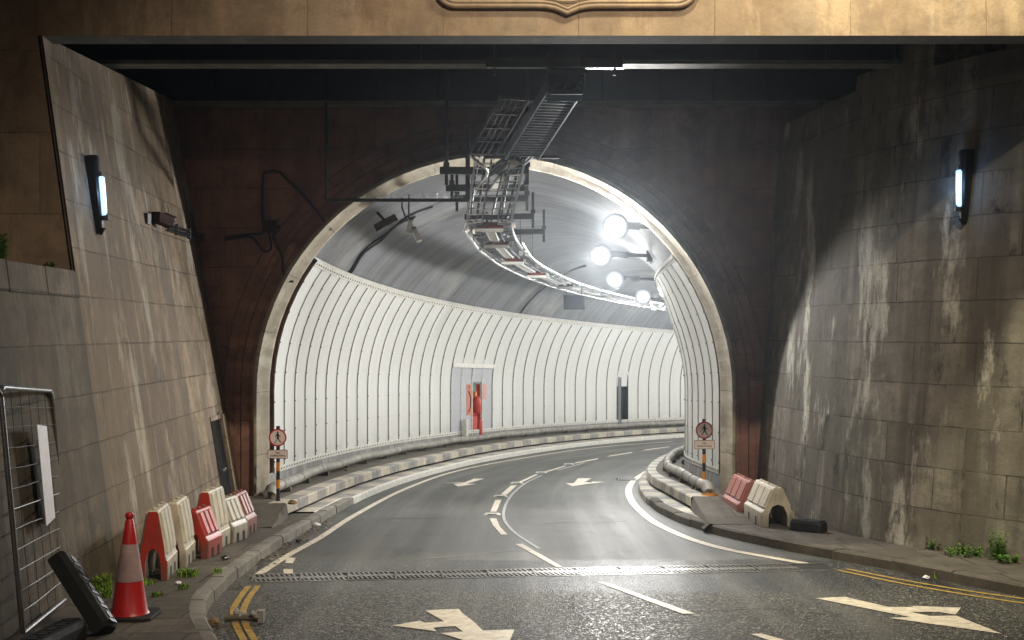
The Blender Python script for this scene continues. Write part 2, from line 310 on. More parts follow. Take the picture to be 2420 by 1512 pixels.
# ------------------------------------------------------------------ mesh building
class MB:
    def __init__(s): s.v = []; s.f = []; s.uv = []; s.mi = []
    def face(s, pts, mi=0, uv=None):
        k = len(s.v); s.v += [Vector(p) for p in pts]; s.f.append(list(range(k, k + len(pts)))); s.uv.append(uv); s.mi.append(mi)
    def grid(s, rows, mi=0, uvs=None, close=False, mfun=None):
        k = len(s.v); n = len(rows[0])
        for r in rows: s.v += [Vector(p) for p in r]
        for i in range(len(rows) - 1):
            for j in range(n if close else n - 1):
                j2 = (j + 1) % n
                s.f.append([k + i * n + j, k + i * n + j2, k + (i + 1) * n + j2, k + (i + 1) * n + j])
                s.uv.append([uvs[i][j], uvs[i][j + 1] if j + 1 < len(uvs[i]) else uvs[i][j2], uvs[i + 1][j + 1] if j + 1 < len(uvs[i]) else uvs[i + 1][j2], uvs[i + 1][j]] if uvs else None)
                s.mi.append(mfun(i, j) if mfun else mi)
    def hexa(s, p, mi=0):
        """eight corners: bottom ring 0-3, top ring 4-7"""
        k = len(s.v); s.v += [Vector(q) for q in p]
        for q in ((3, 2, 1, 0), (4, 5, 6, 7), (0, 1, 5, 4), (1, 2, 6, 5), (2, 3, 7, 6), (3, 0, 4, 7)):
            s.f.append([k + i for i in q]); s.uv.append(None); s.mi.append(mi)
    def box(s, c, d, mi=0, rot=None):
        x, y, z = d[0] / 2, d[1] / 2, d[2] / 2; c = Vector(c)
        pts = [Vector(q) for q in ((-x, -y, -z), (x, -y, -z), (x, y, -z), (-x, y, -z), (-x, -y, z), (x, -y, z), (x, y, z), (-x, y, z))]
        if rot is not None: pts = [rot @ q for q in pts]
        s.hexa([c + q for q in pts], mi)
    def bar(s, a, b, w, h, mi=0, up=(0, 0, 1)):
        a, b = Vector(a), Vector(b); d = (b - a).normalized(); up = Vector(up)
        if abs(d.dot(up)) > 0.98: up = Vector((0, 1, 0))
        r = d.cross(up).normalized() * w / 2; u = r.cross(d).normalized() * h / 2
        s.hexa([a - r - u, a + r - u, b + r - u, b - r - u, a - r + u, a + r + u, b + r + u, b - r + u], mi)
    def tube(s, path, r, n=8, mi=0, caps=True):
        path = [Vector(p) for p in path]; rows = []
        for i, p in enumerate(path):
            d = (path[min(i + 1, len(path) - 1)] - path[max(i - 1, 0)]).normalized()
            up = Vector((0, 0, 1)) if abs(d.z) < 0.9 else Vector((0, 1, 0))
            a = d.cross(up).normalized(); b = a.cross(d).normalized()
            rr = r[i] if isinstance(r, (list, tuple)) else r
            rows.append([p + a * rr * math.cos(t) + b * rr * math.sin(t) for t in (2 * math.pi * k / n for k in range(n))])
        s.grid(rows, mi, close=True)
        if caps: s.face(rows[0][::-1], mi); s.face(rows[-1], mi)
    def lathe(s, prof, c=(0, 0, 0), n=24, mi=0, mfun=None):
        c = Vector(c)
        rows = [[c + Vector((r * math.cos(t), r * math.sin(t), z)) for t in (2 * math.pi * k / n for k in range(n))] for r, z in prof]
        s.grid(rows, mi, close=True, mfun=mfun); s.face(rows[0][::-1], mi); s.face(rows[-1], mi)
    def prism(s, poly, d, mi=0):
        """polygon (3-D points) pushed along vector d"""
        d = Vector(d); a = [Vector(p) for p in poly]; b = [p + d for p in a]; n = len(a)
        s.face(a[::-1], mi); s.face(b, mi)
        for i in range(n): s.face([a[i], a[(i + 1) % n], b[(i + 1) % n], b[i]], mi)
    def build(s, name, mats, parent=None, local=False, smooth=False, weld=True, bevel=0.0):
        if not isinstance(mats, (list, tuple)): mats = [mats]
        base = Vector((0, 0, 0)); loc = None
        if parent is not None and not local:
            q = parent
            while q: base = base + q.location; q = q.parent
        if parent is None and not local:
            lo = [min(v[i] for v in s.v) for i in range(3)]; hi = [max(v[i] for v in s.v) for i in range(3)]
            base = Vector(((lo[0] + hi[0]) / 2, (lo[1] + hi[1]) / 2, lo[2])); loc = base
        me = bpy.data.meshes.new(name)
        me.from_pydata([v - base for v in s.v], [], s.f)
        for m in mats: me.materials.append(M[m] if isinstance(m, str) else m)
        ul = me.uv_layers.new(name='UVMap')
        for p, u, mi in zip(me.polygons, s.uv, s.mi):
            p.material_index = mi
            if u:
                for li, c in zip(p.loop_indices, u): ul.data[li].uv = c
            else:
                n = p.normal; ax = max(range(3), key=lambda i: abs(n[i]))
                for li in p.loop_indices:
                    co = me.vertices[me.loops[li].vertex_index].co + base
                    ul.data[li].uv = ((co.y, co.z), (co.x, co.z), (co.x, co.y))[ax]
        if weld or smooth:
            bm = bmesh.new(); bm.from_mesh(me)
            if weld: bmesh.ops.remove_doubles(bm, verts=bm.verts, dist=0.0004)
            bmesh.ops.recalc_face_normals(bm, faces=bm.faces)
            bm.to_mesh(me); bm.free()
        if smooth:
            for p in me.polygons: p.use_smooth = True
            if smooth != 'all': me.set_sharp_from_angle(angle=math.radians(40))
        o = bpy.data.objects.new(name, me); C.objects.link(o)
        if bevel:
            md = o.modifiers.new('edge', 'BEVEL'); md.width = bevel; md.segments = 2; md.limit_method = 'ANGLE'; md.angle_limit = math.radians(35)
        if parent is not None: o.parent = parent
        elif loc is not None: o.location = loc
        return o
def each(mb, name, mats, parent=None, limit=100, rest=None, **kw):
    """build every separate piece collected in mb as an object of its own; past the limit the rest is one piece"""
    par = list(range(len(mb.v)))
    def find(i):
        while par[i] != i: par[i] = par[par[i]]; i = par[i]
        return i
    for f in mb.f:
        for i in f[1:]: par[find(i)] = find(f[0])
    comp = {}
    for k, f in enumerate(mb.f): comp.setdefault(find(f[0]), []).append(k)
    out = []; groups = list(comp.values())
    if len(groups) > limit: groups = groups[:limit] + [[k for q in groups[limit:] for k in q]]
    for n, fs in enumerate(groups):
        m = MB(); mp = {}
        for k in fs:
            ff = []
            for i in mb.f[k]:
                if i not in mp: mp[i] = len(m.v); m.v.append(mb.v[i])
                ff.append(mp[i])
            m.f.append(ff); m.uv.append(mb.uv[k]); m.mi.append(mb.mi[k])
        last = n == limit
        o = m.build((rest or name + 's') if last else name, mats, parent, **kw)
        if last: o['kind'] = 'stuff'
        out.append(o)
    return out
def tag(o, label=None, cat=None, group=None, kind=None):
    if label: o['label'] = label
    if cat: o['category'] = cat
    if group: o['group'] = group
    if kind: o['kind'] = kind
    return o
def thing(name, label, cat, loc=(0, 0, 0), rz=0.0, group=None):
    o = bpy.data.objects.new(name, None); C.objects.link(o); o.location = Vector(loc); o.rotation_euler = (0, 0, rz)
    o.empty_display_size = 0.2
    return tag(o, label, cat, group)
def dup(root, loc, rz, label):
    r = root.copy(); C.objects.link(r); r.location = Vector(loc); r.rotation_euler = (0, 0, rz); r['label'] = label
    for ch in list(root.children):
        c = ch.copy(); C.objects.link(c); c.parent = r
        for g in ch.children:
            d = g.copy(); C.objects.link(d); d.parent = c
    return r
def struct(mb, name, mats, **kw): return tag(mb.build(name, mats, **kw), kind='structure')
def sweep(mb, prof, ss, mi=0, mfun=None, uvscale=1.0, v0=0.0):
    L = [v0]
    for a, b in zip(prof, prof[1:]): L.append(L[-1] + math.hypot(a[0] - b[0], a[1] - b[1]))
    mb.grid([[T(s, o, h) for o, h in prof] for s in ss], mi, [[(s, l) for l in L] for s in ss], mfun=mfun)

SS_OUT = frange(-30, 20.4, 1.2); SS_IN = frange(20.4, 100, 0.8)[1:]
# ------------------------------------------------------------------ ground, road, pavements, walkways
KL = [(-30, -0.9), (5, -1.1), (9.0, -1.70), (10.24, -2.15), (11.0, -2.40), (11.6, -2.52), (12.3, -2.58), (13.4, -2.63), (15, -2.66), (17, -2.62), (19.7, -2.53), (24.3, -2.34), (29, -2.15), (36, -1.98), (120, -1.98)]
KR = [(-30, 14), (6, 8.2), (9, 6.75), (12.26, 5.21), (14.12, 4.46), (15.34, 3.80), (16.3, 3.38), (17.26, 3.05), (18.6, 2.76), (20, 2.61), (22.6, 2.55), (25.5, 2.53), (120, 2.5)]
PL = [(18, -3.02), (19.0, -2.95), (22, -2.80), (26, -2.62), (30, -2.45), (38, -2.48), (120, -2.48)]     # edge of the raised walkway
PR = [(17, 3.0), (19.4, 3.03), (20.5, 2.98), (22.4, 2.92), (24.0, 2.78), (26, 2.68), (120, 2.62)]
def smooth_tab(tab, ss):
    return [(s, sum(lerp(tab, s + d) for d in (-0.5, -0.25, 0, 0.25, 0.5)) / 5) for s in ss]
ss_all = frange(-30, 5, 2.5)[:-1] + frange(5, 40, 0.25)[:-1] + frange(40, 100, 0.8)
KL = smooth_tab(KL, ss_all); KR = smooth_tab(KR, ss_all)
PL = smooth_tab(PL, ss_all); PR = smooth_tab(PR, ss_all)

g = MB(); g.grid([[Vector((x, y, -S * y - 0.05)) for x in (-60, -20, 0, 20, 60)] for y in (-60, -30, -10, 5, 19.8)])
struct(g, 'ground', 'earth')
rd = MB(); rows = []; uvs = []
for s in ss_all:
    a, b = lerp(KL, s) - 0.3, lerp(KR, s) + 0.3
    rows.append([T(s, a + (b - a) * k / 8, 0) for k in range(9)]); uvs.append([(s, a + (b - a) * k / 8) for k in range(9)])
rd.grid(rows, 0, uvs); struct(rd, 'road', 'road', smooth='all')

# retaining wall lines (base on the pavement) : left nearly straight, right a slow flare
def wl_base(Y): return -3.97 - 0.033 * (Y - 12.8)
def wl_bat(Y): return lerp([(6, 0.12), (12.8, 0.14), (20.4, 0.174)], Y)
WR = [gp(x, y, 0.12) for x, y in ((1772, 1196), (1870, 1229), (1970, 1257), (2098, 1283), (2250, 1307), (2417, 1326))]
WR = [(p.y, p.x) for p in WR][::-1]
d0 = (WR[0][1] - WR[1][1]) / (WR[1][0] - WR[0][0])
WR = [(0.0, WR[0][1] + d0 * 0.9 * WR[0][0])] + WR + [(20.5, WR[-1][1] - 0.02 * (20.5 - WR[-1][0]))]
WR = smooth_tab(WR, frange(0, 20.4, 0.4))
def wr_base(Y): return lerp(WR, Y)

def pave(side):
    p = MB(); rows = []; uvs = []
    ss = [s for s in ss_all if -6 <= s <= 19.2] if side < 0 else [s for s in ss_all if 2 <= s <= 19.8]
    for s in ss:
        if side < 0: a, b = lerp(KL, s) - 0.14, wl_base(s) - 0.1 - XC
        else: a, b = lerp(KR, s) + 0.14, wr_base(s) + 0.1 - XC
        rows.append([T(s, a + (b - a) * k / 5, 0.12) for k in range(6)])
        uvs.append([(a + (b - a) * k / 5, s) for k in range(6)])
    p.grid(rows, 0, uvs)
    return p
struct(pave(-1), 'pavement', 'pavement', smooth='all')
struct(pave(1), 'pavement', 'pavement', smooth='all')

def kerb(side):
    """laid kerb stones, each a little out of line, with open joints"""
    k = MB(); tab = KL if side < 0 else KR; s = 4.0 if side < 0 else 3.0; w = 0.15
    while s < 21.5:
        L = 0.62 + 0.12 * random.random() if side < 0 else 0.85
        a0, a1 = s + 0.008, s + L - 0.008; dz = random.uniform(-0.006, 0.008); dy = random.uniform(-0.008, 0.008)
        n = 3; rows = []
        for i in range(n + 1):
            q = a0 + (a1 - a0) * i / n; o = lerp(tab, q) + dy; sg = side
            rows.append([T(q, o + sg * w, 0.0), T(q, o + sg * w, 0.122 + dz), T(q, o + sg * 0.035, 0.122 + dz), T(q, o + sg * 0.008, 0.100 + dz), T(q, o, -0.01)])
        u = random.random() * 9
        k.grid(rows, 0, [[(u + j * 0.1, u + i * 0.25) for j in range(5)] for i in range(n + 1)])
        k.face(rows[0], 0); k.face(rows[-1][::-1], 0)
        s += L
    return k
struct(kerb(-1), 'kerb', 'kerbstone', smooth=True)
struct(kerb(1), 'kerb', 'concrete', smooth=True)

def tier(side):
    """low painted step between the road and the raised walkway inside the tunnel"""
    k = MB(); tab = KL if side < 0 else KR; pt = PL if side < 0 else PR
    s = 19.2 if side < 0 else 17.6; i = 0
    while s < 99:
        L = 0.75; sub = frange(s, s + L, 0.25); rows = []; uvs = []
        for q in sub:
            o = lerp(tab, q); e = lerp(pt, q) + side * 0.12
            e = o + side * max(0.05, (e - o) * side)
            if q <= 21.5: o += side * 0.15
            rows.append([T(q, e, 0.125), T(q, o + side * 0.03, 0.125), T(q, o, 0.10), T(q, o - side * 0.005, -0.01)])
            uvs.append([(q, 0), (q, abs(e - o)), (q, abs(e - o) + .03), (q, abs(e - o) + .13)])
        lo = 2 if side < 0 else (i % 2)
        k.grid(rows, i % 2, uvs, mfun=lambda a, b, i=i, lo=lo: (i % 2) if b == 0 else lo)
        s += L; i += 1
    return k
struct(tier(-1), 'kerb', ['cream_stripe', 'dark_stripe', 'white_seam'], smooth=True)
struct(tier(1), 'kerb', ['cream_stripe', 'dark_stripe', 'white_seam'], smooth=True)

def walkway(side, s0, ramp0):
    """raised walkway slab with a striped front lip over a dark gap, and a sloping concrete end"""
    k = MB(); pt = PL if side < 0 else PR; s = s0; i = 0
    wall = -3.78 if side < 0 else 3.78
    while s < 99:
        L = 0.7 if side < 0 else 0.55; sub = frange(s, s + L, 0.25); rows = []; uvs = []
        for q in sub:
            e = lerp(pt, q); top = 0.33
            rows.append([T(q, wall, top - 0.005), T(q, e + side * 0.28, top - 0.005), T(q, e + side * 0.28, top), T(q, e + side * 0.02, top), T(q, e, top - 0.02), T(q, e, 0.175), T(q, e + side * 0.10, 0.17), T(q, e + side * 0.10, 0.10)])
            uvs.append([(q, 0), (q, .6), (q, .6), (q, .86), (q, .88), (q, 1.03), (q, 1.13), (q, 1.2)])
        k.grid(rows, 0, uvs, mfun=lambda a, b, i=i: 2 if b == 0 else (3 if b >= 5 else i % 2))
        s += L; i += 1
    # sloping end
    e0 = lerp(pt, s0)
    for q0, q1, h0, h1 in ((ramp0, s0, 0.125, 0.33),):
        a, b, c, d = T(q0, wall + side * 0.1, h0), T(q0, e0 - side * 0.05, h0), T(q1, e0, h1), T(q1, wall + side * 0.1, h1)
        b2, c2 = T(q0, e0 - side * 0.1, 0.05), T(q1, e0 - side * 0.02, 0.05)
        n = 6; rows = []; uvs = []
        for t in range(n + 1):
            t /= n; L_, R_ = a.lerp(d, t), b.lerp(c, t); m_ = L_.lerp(R_, max(.3, 1 - .3 / (R_ - L_).length))
            rows.append([L_, m_, R_ + Vector((side * random.uniform(0, .03), 0, random.uniform(-.012, 0.012))), b2.lerp(c2, t) + Vector((-side * random.uniform(0, .03), 0, 0))])
            uvs.append([(p.x * .97, p.y) for p in rows[-1]])
        k.grid(rows, 2, uvs, mfun=lambda i_, j_: 4 if j_ == 0 else 2)
    return k
struct(walkway(-1, 18.4, 17.1), 'walkway', ['cream_stripe', 'dark_stripe', 'concrete', 'void', 'pavement'], smooth=True)
struct(walkway(1, 19.5, 17.5), 'walkway', ['cream_stripe', 'dark_stripe', 'concrete', 'void', 'pavement'], smooth=True)

# ------------------------------------------------------------------ painted marks on the road
def poly_mark(name, pts, mat, h=0.006):
    mb = MB(); mb.face([gp(x, y, h) for x, y in pts], 0)
    return struct(mb, name, mat)
def line_mark(name, pts, w, mat, h=0.006):
    P = [gp(x, y, h) for x, y in pts]; Q = []
    for i in range(len(P) - 1):                        # Catmull-Rom so the line bends smoothly
        p0, p1, p2, p3 = P[max(i - 1, 0)], P[i], P[i + 1], P[min(i + 2, len(P) - 1)]
        for k in range(6):
            t = k / 6; Q.append(0.5 * ((2 * p1) + (p2 - p0) * t + (2 * p0 - 5 * p1 + 4 * p2 - p3) * t * t + (3 * p1 - p0 - 3 * p2 + p3) * t ** 3))
    Q.append(P[-1]); rows = []
    for i, q in enumerate(Q):
        d = (Q[min(i + 1, len(Q) - 1)] - Q[max(i - 1, 0)]); d.z = 0; d.normalize(); r = Vector((d.y, -d.x, 0)) * w / 2
        a, b = q - r, q + r; rows.append([Vector((a.x, a.y, zg(a.x, a.y) + h)), Vector((b.x, b.y, zg(b.x, b.y) + h))])
    mb = MB(); mb.grid(rows); return struct(mb, name, mat)
z1 = (1500, 2360, 0.2893); z2 = (3200, 2340, 0.3702); z3 = (1700, 1850, 0.3307); z4 = (880, 2150, 0.3388); z5 = (2300, 2150, 0.4132); z6 = (2000, 1500, 0.701); z7 = (2900, 1500, 0.701)
poly_mark('turn_arrow', Z(*z1, [(240, 490), (620, 425), (690, 452), (960, 435), (690, 280), (1160, 262), (1200, 315), (1380, 450), (1490, 560), (1930, 548), (1820, 800), (1300, 720), (900, 595), (1220, 575), (1110, 500), (805, 520), (850, 572)]), 'roadpaint')
poly_mark('turn_arrow', Z(*z2, [(165, 142), (480, 128), (960, 238), (1240, 238), (1180, 225), (1740, 245), (1680, 320), (1490, 290), (1190, 290), (1400, 335), (1690, 332), (2180, 528), (960, 355), (1190, 345)]), 'roadpaint')
poly_mark('turn_arrow', Z(*z3, [(220, 248), (480, 240), (590, 196), (720, 194), (500, 257), (630, 258), (400, 291), (350, 262), (460, 253)]), 'roadpaint')
poly_mark('turn_arrow', Z(*z3, [(1700, 250), (1800, 250), (1850, 190), (2010, 192), (1930, 237), (2010, 243), (2020, 230), (2185, 235), (1975, 258), (1780, 287)]), 'roadpaint')
for q in ([(1090, 985), (1175, 983), (1665, 1262), (1585, 1262)], [(780, 675), (862, 675), (905, 775), (1000, 872), (920, 872), (825, 765)],
          [(850, 450), (925, 450), (862, 594), (790, 594)], [(1040, 277), (1110, 277), (985, 390), (912, 390)],
          [(1330, 145), (1372, 145), (1180, 235), (1130, 235)], [(1680, 40), (1715, 40), (1480, 113), (1440, 113)]):
    poly_mark('lane_dash', Z(*z3, q), 'roadpaint')
for q in ([(420, 506), (436, 498), (562, 474), (556, 481)], [(610, 467), (630, 459), (757, 439), (750, 445)], [(810, 432), (835, 425), (972, 407), (962, 412)]):
    poly_mark('lane_dash', Z(*z6, q), 'roadpaint')
poly_mark('lane_dash', Z(*z5, [(215, 430), (300, 432), (1160, 735), (1040, 738)]), 'roadpaint')
poly_mark('lane_dash', Z(*z5, [(1700, 935), (1800, 930), (2100, 1010), (1990, 1030)]), 'roadpaint')
for q in ([(790, 238), (895, 238), (860, 305), (768, 300)], [(750, 372), (858, 372), (862, 445), (750, 445)]): poly_mark('lane_dash', Z(*z4, q), 'roadpaint')
line_mark('guide_line', Z(*z3, [(1380, 1040), (1240, 955), (1090, 850), (990, 745), (950, 650), (965, 540), (1020, 430), (1110, 330), (1240, 235), (1410, 155)]), 0.045, 'thinpaint')
line_mark('guide_line', Z(*z3, [(1600, 92), (1760, 50), (1930, 2)]), 0.06, 'thinpaint')
line_mark('guide_line', Z(*z3, [(0, 1160), (500, 1115), (1150, 1050)]), 0.018, 'thinpaint')
line_mark('edge_line', [(612, 1356), (680, 1312), (756, 1270), (845, 1213), (962, 1153), (1082, 1112), (1242, 1081), (1420, 1056), (1590, 1043)], 0.10, 'roadpaint')
line_mark('edge_line', [(1529, 1113), (1498, 1134), (1485, 1157), (1494, 1186), (1531, 1223), (1579, 1251), (1643, 1277), (1720, 1298), (1827, 1318), (1908, 1332)], 0.13, 'roadpaint')
line_mark('yellow_line', Z(*z4, [(335, 575), (240, 700), (165, 830), (160, 930), (200, 1060), (280, 1210)]), 0.06, 'yellow')
line_mark('yellow_line', Z(*z4, [(450, 570), (350, 700), (285, 830), (275, 930), (320, 1060), (410, 1210)]), 0.06, 'yellow')
line_mark('yellow_line', Z(*z7, [(640, 1112), (1000, 1187), (1400, 1257), (1720, 1304)]), 0.06, 'yellow')
line_mark('yellow_line', Z(*z7, [(690, 1106), (1020, 1170), (1400, 1234), (1720, 1279)]), 0.06, 'yellow')
M['crack'] = plain('road_crack', (.012, .012, .011), .8)
for pts, wd in (([(905, 1226), (960, 1224), (1010, 1225), (1052, 1223)], .03), ([(1285, 1238), (1340, 1234), (1400, 1236), (1480, 1231)], .02), ([(1010, 1128), (1040, 1126)], .05), ([(880, 1268), (960, 1262), (1060, 1264)], .012), ([(1480, 1440), (1620, 1446), (1800, 1438), (1950, 1452)], .012), ([(700, 1420), (820, 1432), (930, 1424)], .012)):
    line_mark('road_crack', pts, wd, 'crack', .004)
# raised road studs between the dashes
stud0 = None
for i, (x, y, where) in enumerate(((813, 629, 'nearest the camera'), (912, 413, 'second from the camera'), (1110, 251, 'third from the camera'), (1408, 124, 'fourth from the camera'), (1742, 22, 'fifth from the camera'))):
    p = gp(*Z(*z3, [(x, y)])[0], 0.004)
    if stud0 is None:
        stud0 = thing('road_stud', 'x', 'road stud', p, 0, 'road studs between the lane dashes')
        mb = MB(); mb.hexa([(-.13, -.06, 0), (.13, -.06, 0), (.13, .06, 0), (-.13, .06, 0), (-.10, -.035, .022), (.10, -.035, .022), (.10, .035, .022), (-.10, .035, .022)])
        mb.build('casing', 'white_seam', stud0, local=True)
        mb = MB(); mb.box((0, -0.052, 0.012), (0.14, 0.012, 0.012)); mb.build('reflector', 'conduit', stud0, local=True)
    o = stud0 if i == 0 else dup(stud0, p, 0, 'x')
    o['label'] = 'raised white road stud between lane dashes, ' + where
# drain grating across the mouth
a, b = gp(596, 1369), gp(1962, 1341)
dr = thing('drain_grating', 'wet cast iron drain grating running right across the road', 'drain', (a + b) / 2)
dv = (b - a).normalized(); nv = Vector((-dv.y, dv.x, 0)).normalized(); Ld = (b - a).length
mb = MB(); up = Vector((0, 0, 1))
mb.face([a - nv * .22 + up * .004, b - nv * .22 + up * .004, b + nv * .22 + up * .004, a + nv * .22 + up * .004]); mb.build('channel', 'void', dr)
mb = MB()
for sgn in (-1, 1): mb.bar(a + nv * .215 * sgn + up * .008, b + nv * .215 * sgn + up * .008, .03, .012)
t = 0.0
while t < Ld - 0.5:
    c0 = a + dv * t; tilt = random.uniform(-.004, .005)
    mb.bar(c0 + dv * .012 + up * (.010 + tilt) + nv * 0.0, c0 + dv * .488 + up * (.010 + tilt), .10, .012)
    mb.bar(c0 + dv * .006 - nv * .2 + up * .010, c0 + dv * .006 + nv * .2 + up * .010, .018, .014)
    for k in range(9):
        u = .03 + k * .052
        for sg in (-1, 1):
            mb.bar(c0 + dv * u + nv * .05 * sg + up * (.010 + tilt), c0 + dv * (u - 0.03 * sg) + nv * .20 * sg + up * (.010 + tilt), .024, .012)
    t += 0.5
mb.build('grate', 'iron', dr)
p = gp(*Z(*z6, [(722, 598)])[0], 0.004)
mb = MB(); mb.box(p + Vector((0, 0, .002)), (.42, .42, .004), 1)
for k in range(7): mb.box(p + Vector((-.17 + k * .057, 0, .009)), (.025, .40, .012))
for s_ in (-1, 1): mb.box(p + Vector((0, s_ * .2, .0095)), (.42, .03, .013))
tag(mb.build('gully_grate', ['iron', 'void']), 'small square gully grate beside the right hand edge line', 'drain')

# ------------------------------------------------------------------ retaining walls
def ruled(mb, Ys, base, bat, z0f, topf, mi=0, n=10):
    rows = []; uvs = []
    for Y in Ys:
        zb, zt = z0f(Y), topf(Y); r = []; u = []
        for k in range(n + 1):
            z = zb + (zt - zb) * k / n; r.append(Vector((base(Y, z), Y, z))); u.append((Y, z))
        rows.append(r); uvs.append(u)
    mb.grid(rows, mi, uvs)
def xl(Y, z): return wl_base(Y) - wl_bat(Y) * (z + S * Y - 0.12)
def xr(Y, z): return wr_base(Y) + 0.068 * (z + S * Y - 0.12)
YF, YP = 12.8, 19.9                                   # facade plane and portal plane
lw = thing('retaining_wall', 'pale leaning stone wall left of the tunnel mouth with a doorway', 'wall', (-4.6, 16.5, -.6))
mb = MB()
ruled(mb, frange(YF, 20.2, 0.4), xl, None, lambda Y: -S * Y - .05, lambda Y: 5.06 + .09 * (Y - YF))
mb.grid([[Vector((xl(Y, 5.06 + .09 * (Y - YF)), Y, 5.06 + .09 * (Y - YF))), Vector((-7, Y, 5.1 + .09 * (Y - YF)))] for Y in (YF, 20.2)])
mb.build('stone_face', 'stone_left', lw, smooth='all')
# doorway near the portal: the frame and leaf stand just off the leaning face
def on_left(Y, z, d=0.0): return Vector((xl(Y, z) + d, Y, z))
def quad_on_left(mb, Y0_, Y1_, z0, z1, d0, d1, mi=0):
    mb.hexa([on_left(Y0_, z0, d0), on_left(Y1_, z0, d0), on_left(Y1_, z0, d1), on_left(Y0_, z0, d1), on_left(Y0_, z1, d0), on_left(Y1_, z1, d0), on_left(Y1_, z1, d1), on_left(Y0_, z1, d1)], mi)
dz0 = -S * 18.7 + .12
mb = MB(); quad_on_left(mb, 18.45, 19.2, dz0, dz0 + 1.40, -.05, .006); door = mb.build('door', 'door', lw)
mb = MB(); mb.bar(on_left(18.6, dz0 + .68, .05), on_left(18.8, dz0 + .69, .05), .025, .03); mb.bar(on_left(18.6, dz0 + .68, .0), on_left(18.6, dz0 + .68, .06), .03, .03); mb.build('handle', 'conduit', door)
mb = MB()
quad_on_left(mb, 19.2, 19.34, dz0, dz0 + 1.46, -.05, .05); quad_on_left(mb, 18.452, 19.198, dz0 + 1.40, dz0 + 1.46, -.05, .02)
mb.build('door_frame', 'stone_left', lw)
mb = MB(); quad_on_left(mb, 19.08, 19.15, dz0, dz0 + 1.5, .007, .012); mb.build('door_edge', 'black', door)

low = thing('parapet_wall', 'darker greenish stone wall with flat coping at the left edge', 'wall', (-4.2, 8, -.3))
mb = MB(); ruled(mb, frange(-2, YF, 0.6), xl, None, lambda Y: -S * Y - .05, lambda Y: 2.42); mb.build('stone_face', 'stone_low', low, smooth='all')
mb = MB()
for k in range(14):
    y0, y1 = -1.6 + k * 1.03, -1.6 + (k + 1) * 1.03 - .012
    y1 = min(y1, YF - .01); dz = random.uniform(-.01, .01)
    if y1 > y0: mb.hexa([Vector((xl(y0, 2.42) + .02, y0, 2.42 + dz)), Vector((xl(y1, 2.42) + .02, y1, 2.42 + dz)), Vector((xl(y1, 2.42) - .6, y1, 2.42 + dz)), Vector((xl(y0, 2.42) - .6, y0, 2.42 + dz)),
                         Vector((xl(y0, 2.69) + .02, y0, 2.69 + dz)), Vector((xl(y1, 2.69) + .02, y1, 2.69 + dz)), Vector((xl(y1, 2.69) - .6, y1, 2.69 + dz)), Vector((xl(y0, 2.69) - .6, y0, 2.69 + dz))])
mb.build('coping', 'stone_low', low, bevel=.015)

rw = thing('retaining_wall', 'sooty stained stone wall curving away right of the tunnel mouth', 'wall', (5, 16, -.6))
mb = MB(); ruled(mb, frange(2, 20.2, 0.4), xr, None, lambda Y: -S * Y - .05, lambda Y: 5.28)
mb.grid([[Vector((xr(Y, 5.28), Y, 5.28)), Vector((xr(Y, 5.28) + 1.2, Y, 5.29))] for Y in frange(2, 20.2, 0.8)])
mb.build('stone_face', 'stone_right', rw, smooth='all')
mb = MB()
for y0, y1, hh in ((15.3, 16.1, .42), (16.12, 16.9, .2), (13.2, 14.4, .16)):
    mb.hexa([Vector((xr(y0, 5.28) - .01, y0, 5.24)), Vector((xr(y0, 5.28) + .9, y0, 5.24)), Vector((xr(y1, 5.28) + .9, y1, 5.24)), Vector((xr(y1, 5.28) - .01, y1, 5.24)),
             Vector((xr(y0, 5.28) + .02, y0, 5.28 + hh)), Vector((xr(y0, 5.28) + .9, y0, 5.28 + hh)), Vector((xr(y1, 5.28) + .9, y1, 5.28 + hh)), Vector((xr(y1, 5.28) + .02, y1, 5.28 + hh))])
each(mb, 'top_block', 'stone_right', rw, bevel=.01)

# ------------------------------------------------------------------ facade over the approach
fa = thing('stone_facade', 'tan stone facade and lintel spanning high above the road', 'building', (0, YF, 5.06))
mb = MB(); ZL = 5.06
def xe(z): return -4.02 - .14 * (z + .39)
lev = [-.4, 1, 2.4, 4, ZL]
mb.grid([[Vector((-14, YF, z)), Vector((-9, YF, z)), Vector((xe(z), YF, z))] for z in lev], 0, [[(x, z) for x in (-14, -9, xe(z))] for z in lev])
mb.grid([[Vector((xe(z) + 0.02, YF - .002, z)), Vector((xe(z) + .02, YF + .5, z))] for z in lev])
mb.grid([[Vector((x, YF, z)) for x in frange(-14, 16, 2)] for z in (ZL, 6, 7.5, 9)], 0, [[(x, z) for x in frange(-14, 16, 2)] for z in (ZL, 6, 7.5, 9)])
mb.grid([[Vector((x, YF, z)) for x in (6.2, 11, 16)] for z in (-.5, 2.5, ZL)], 0, [[(x, z) for x in (6.2, 11, 16)] for z in (-.5, 2.5, ZL)])
mb.build('stone_face', 'stone_facade', fa)
mb = MB(); mb.box((.9, YF + .19, ZL + .3), (30, .37, .6)); mb.build('lintel', 'concrete', fa)
mb = MB()
for k in range(30): mb.box((-13.5 + k, YF + .2, 9.1), (.985, .7, .2))
mb.build('coping', 'stone_facade', fa, bevel=.02)
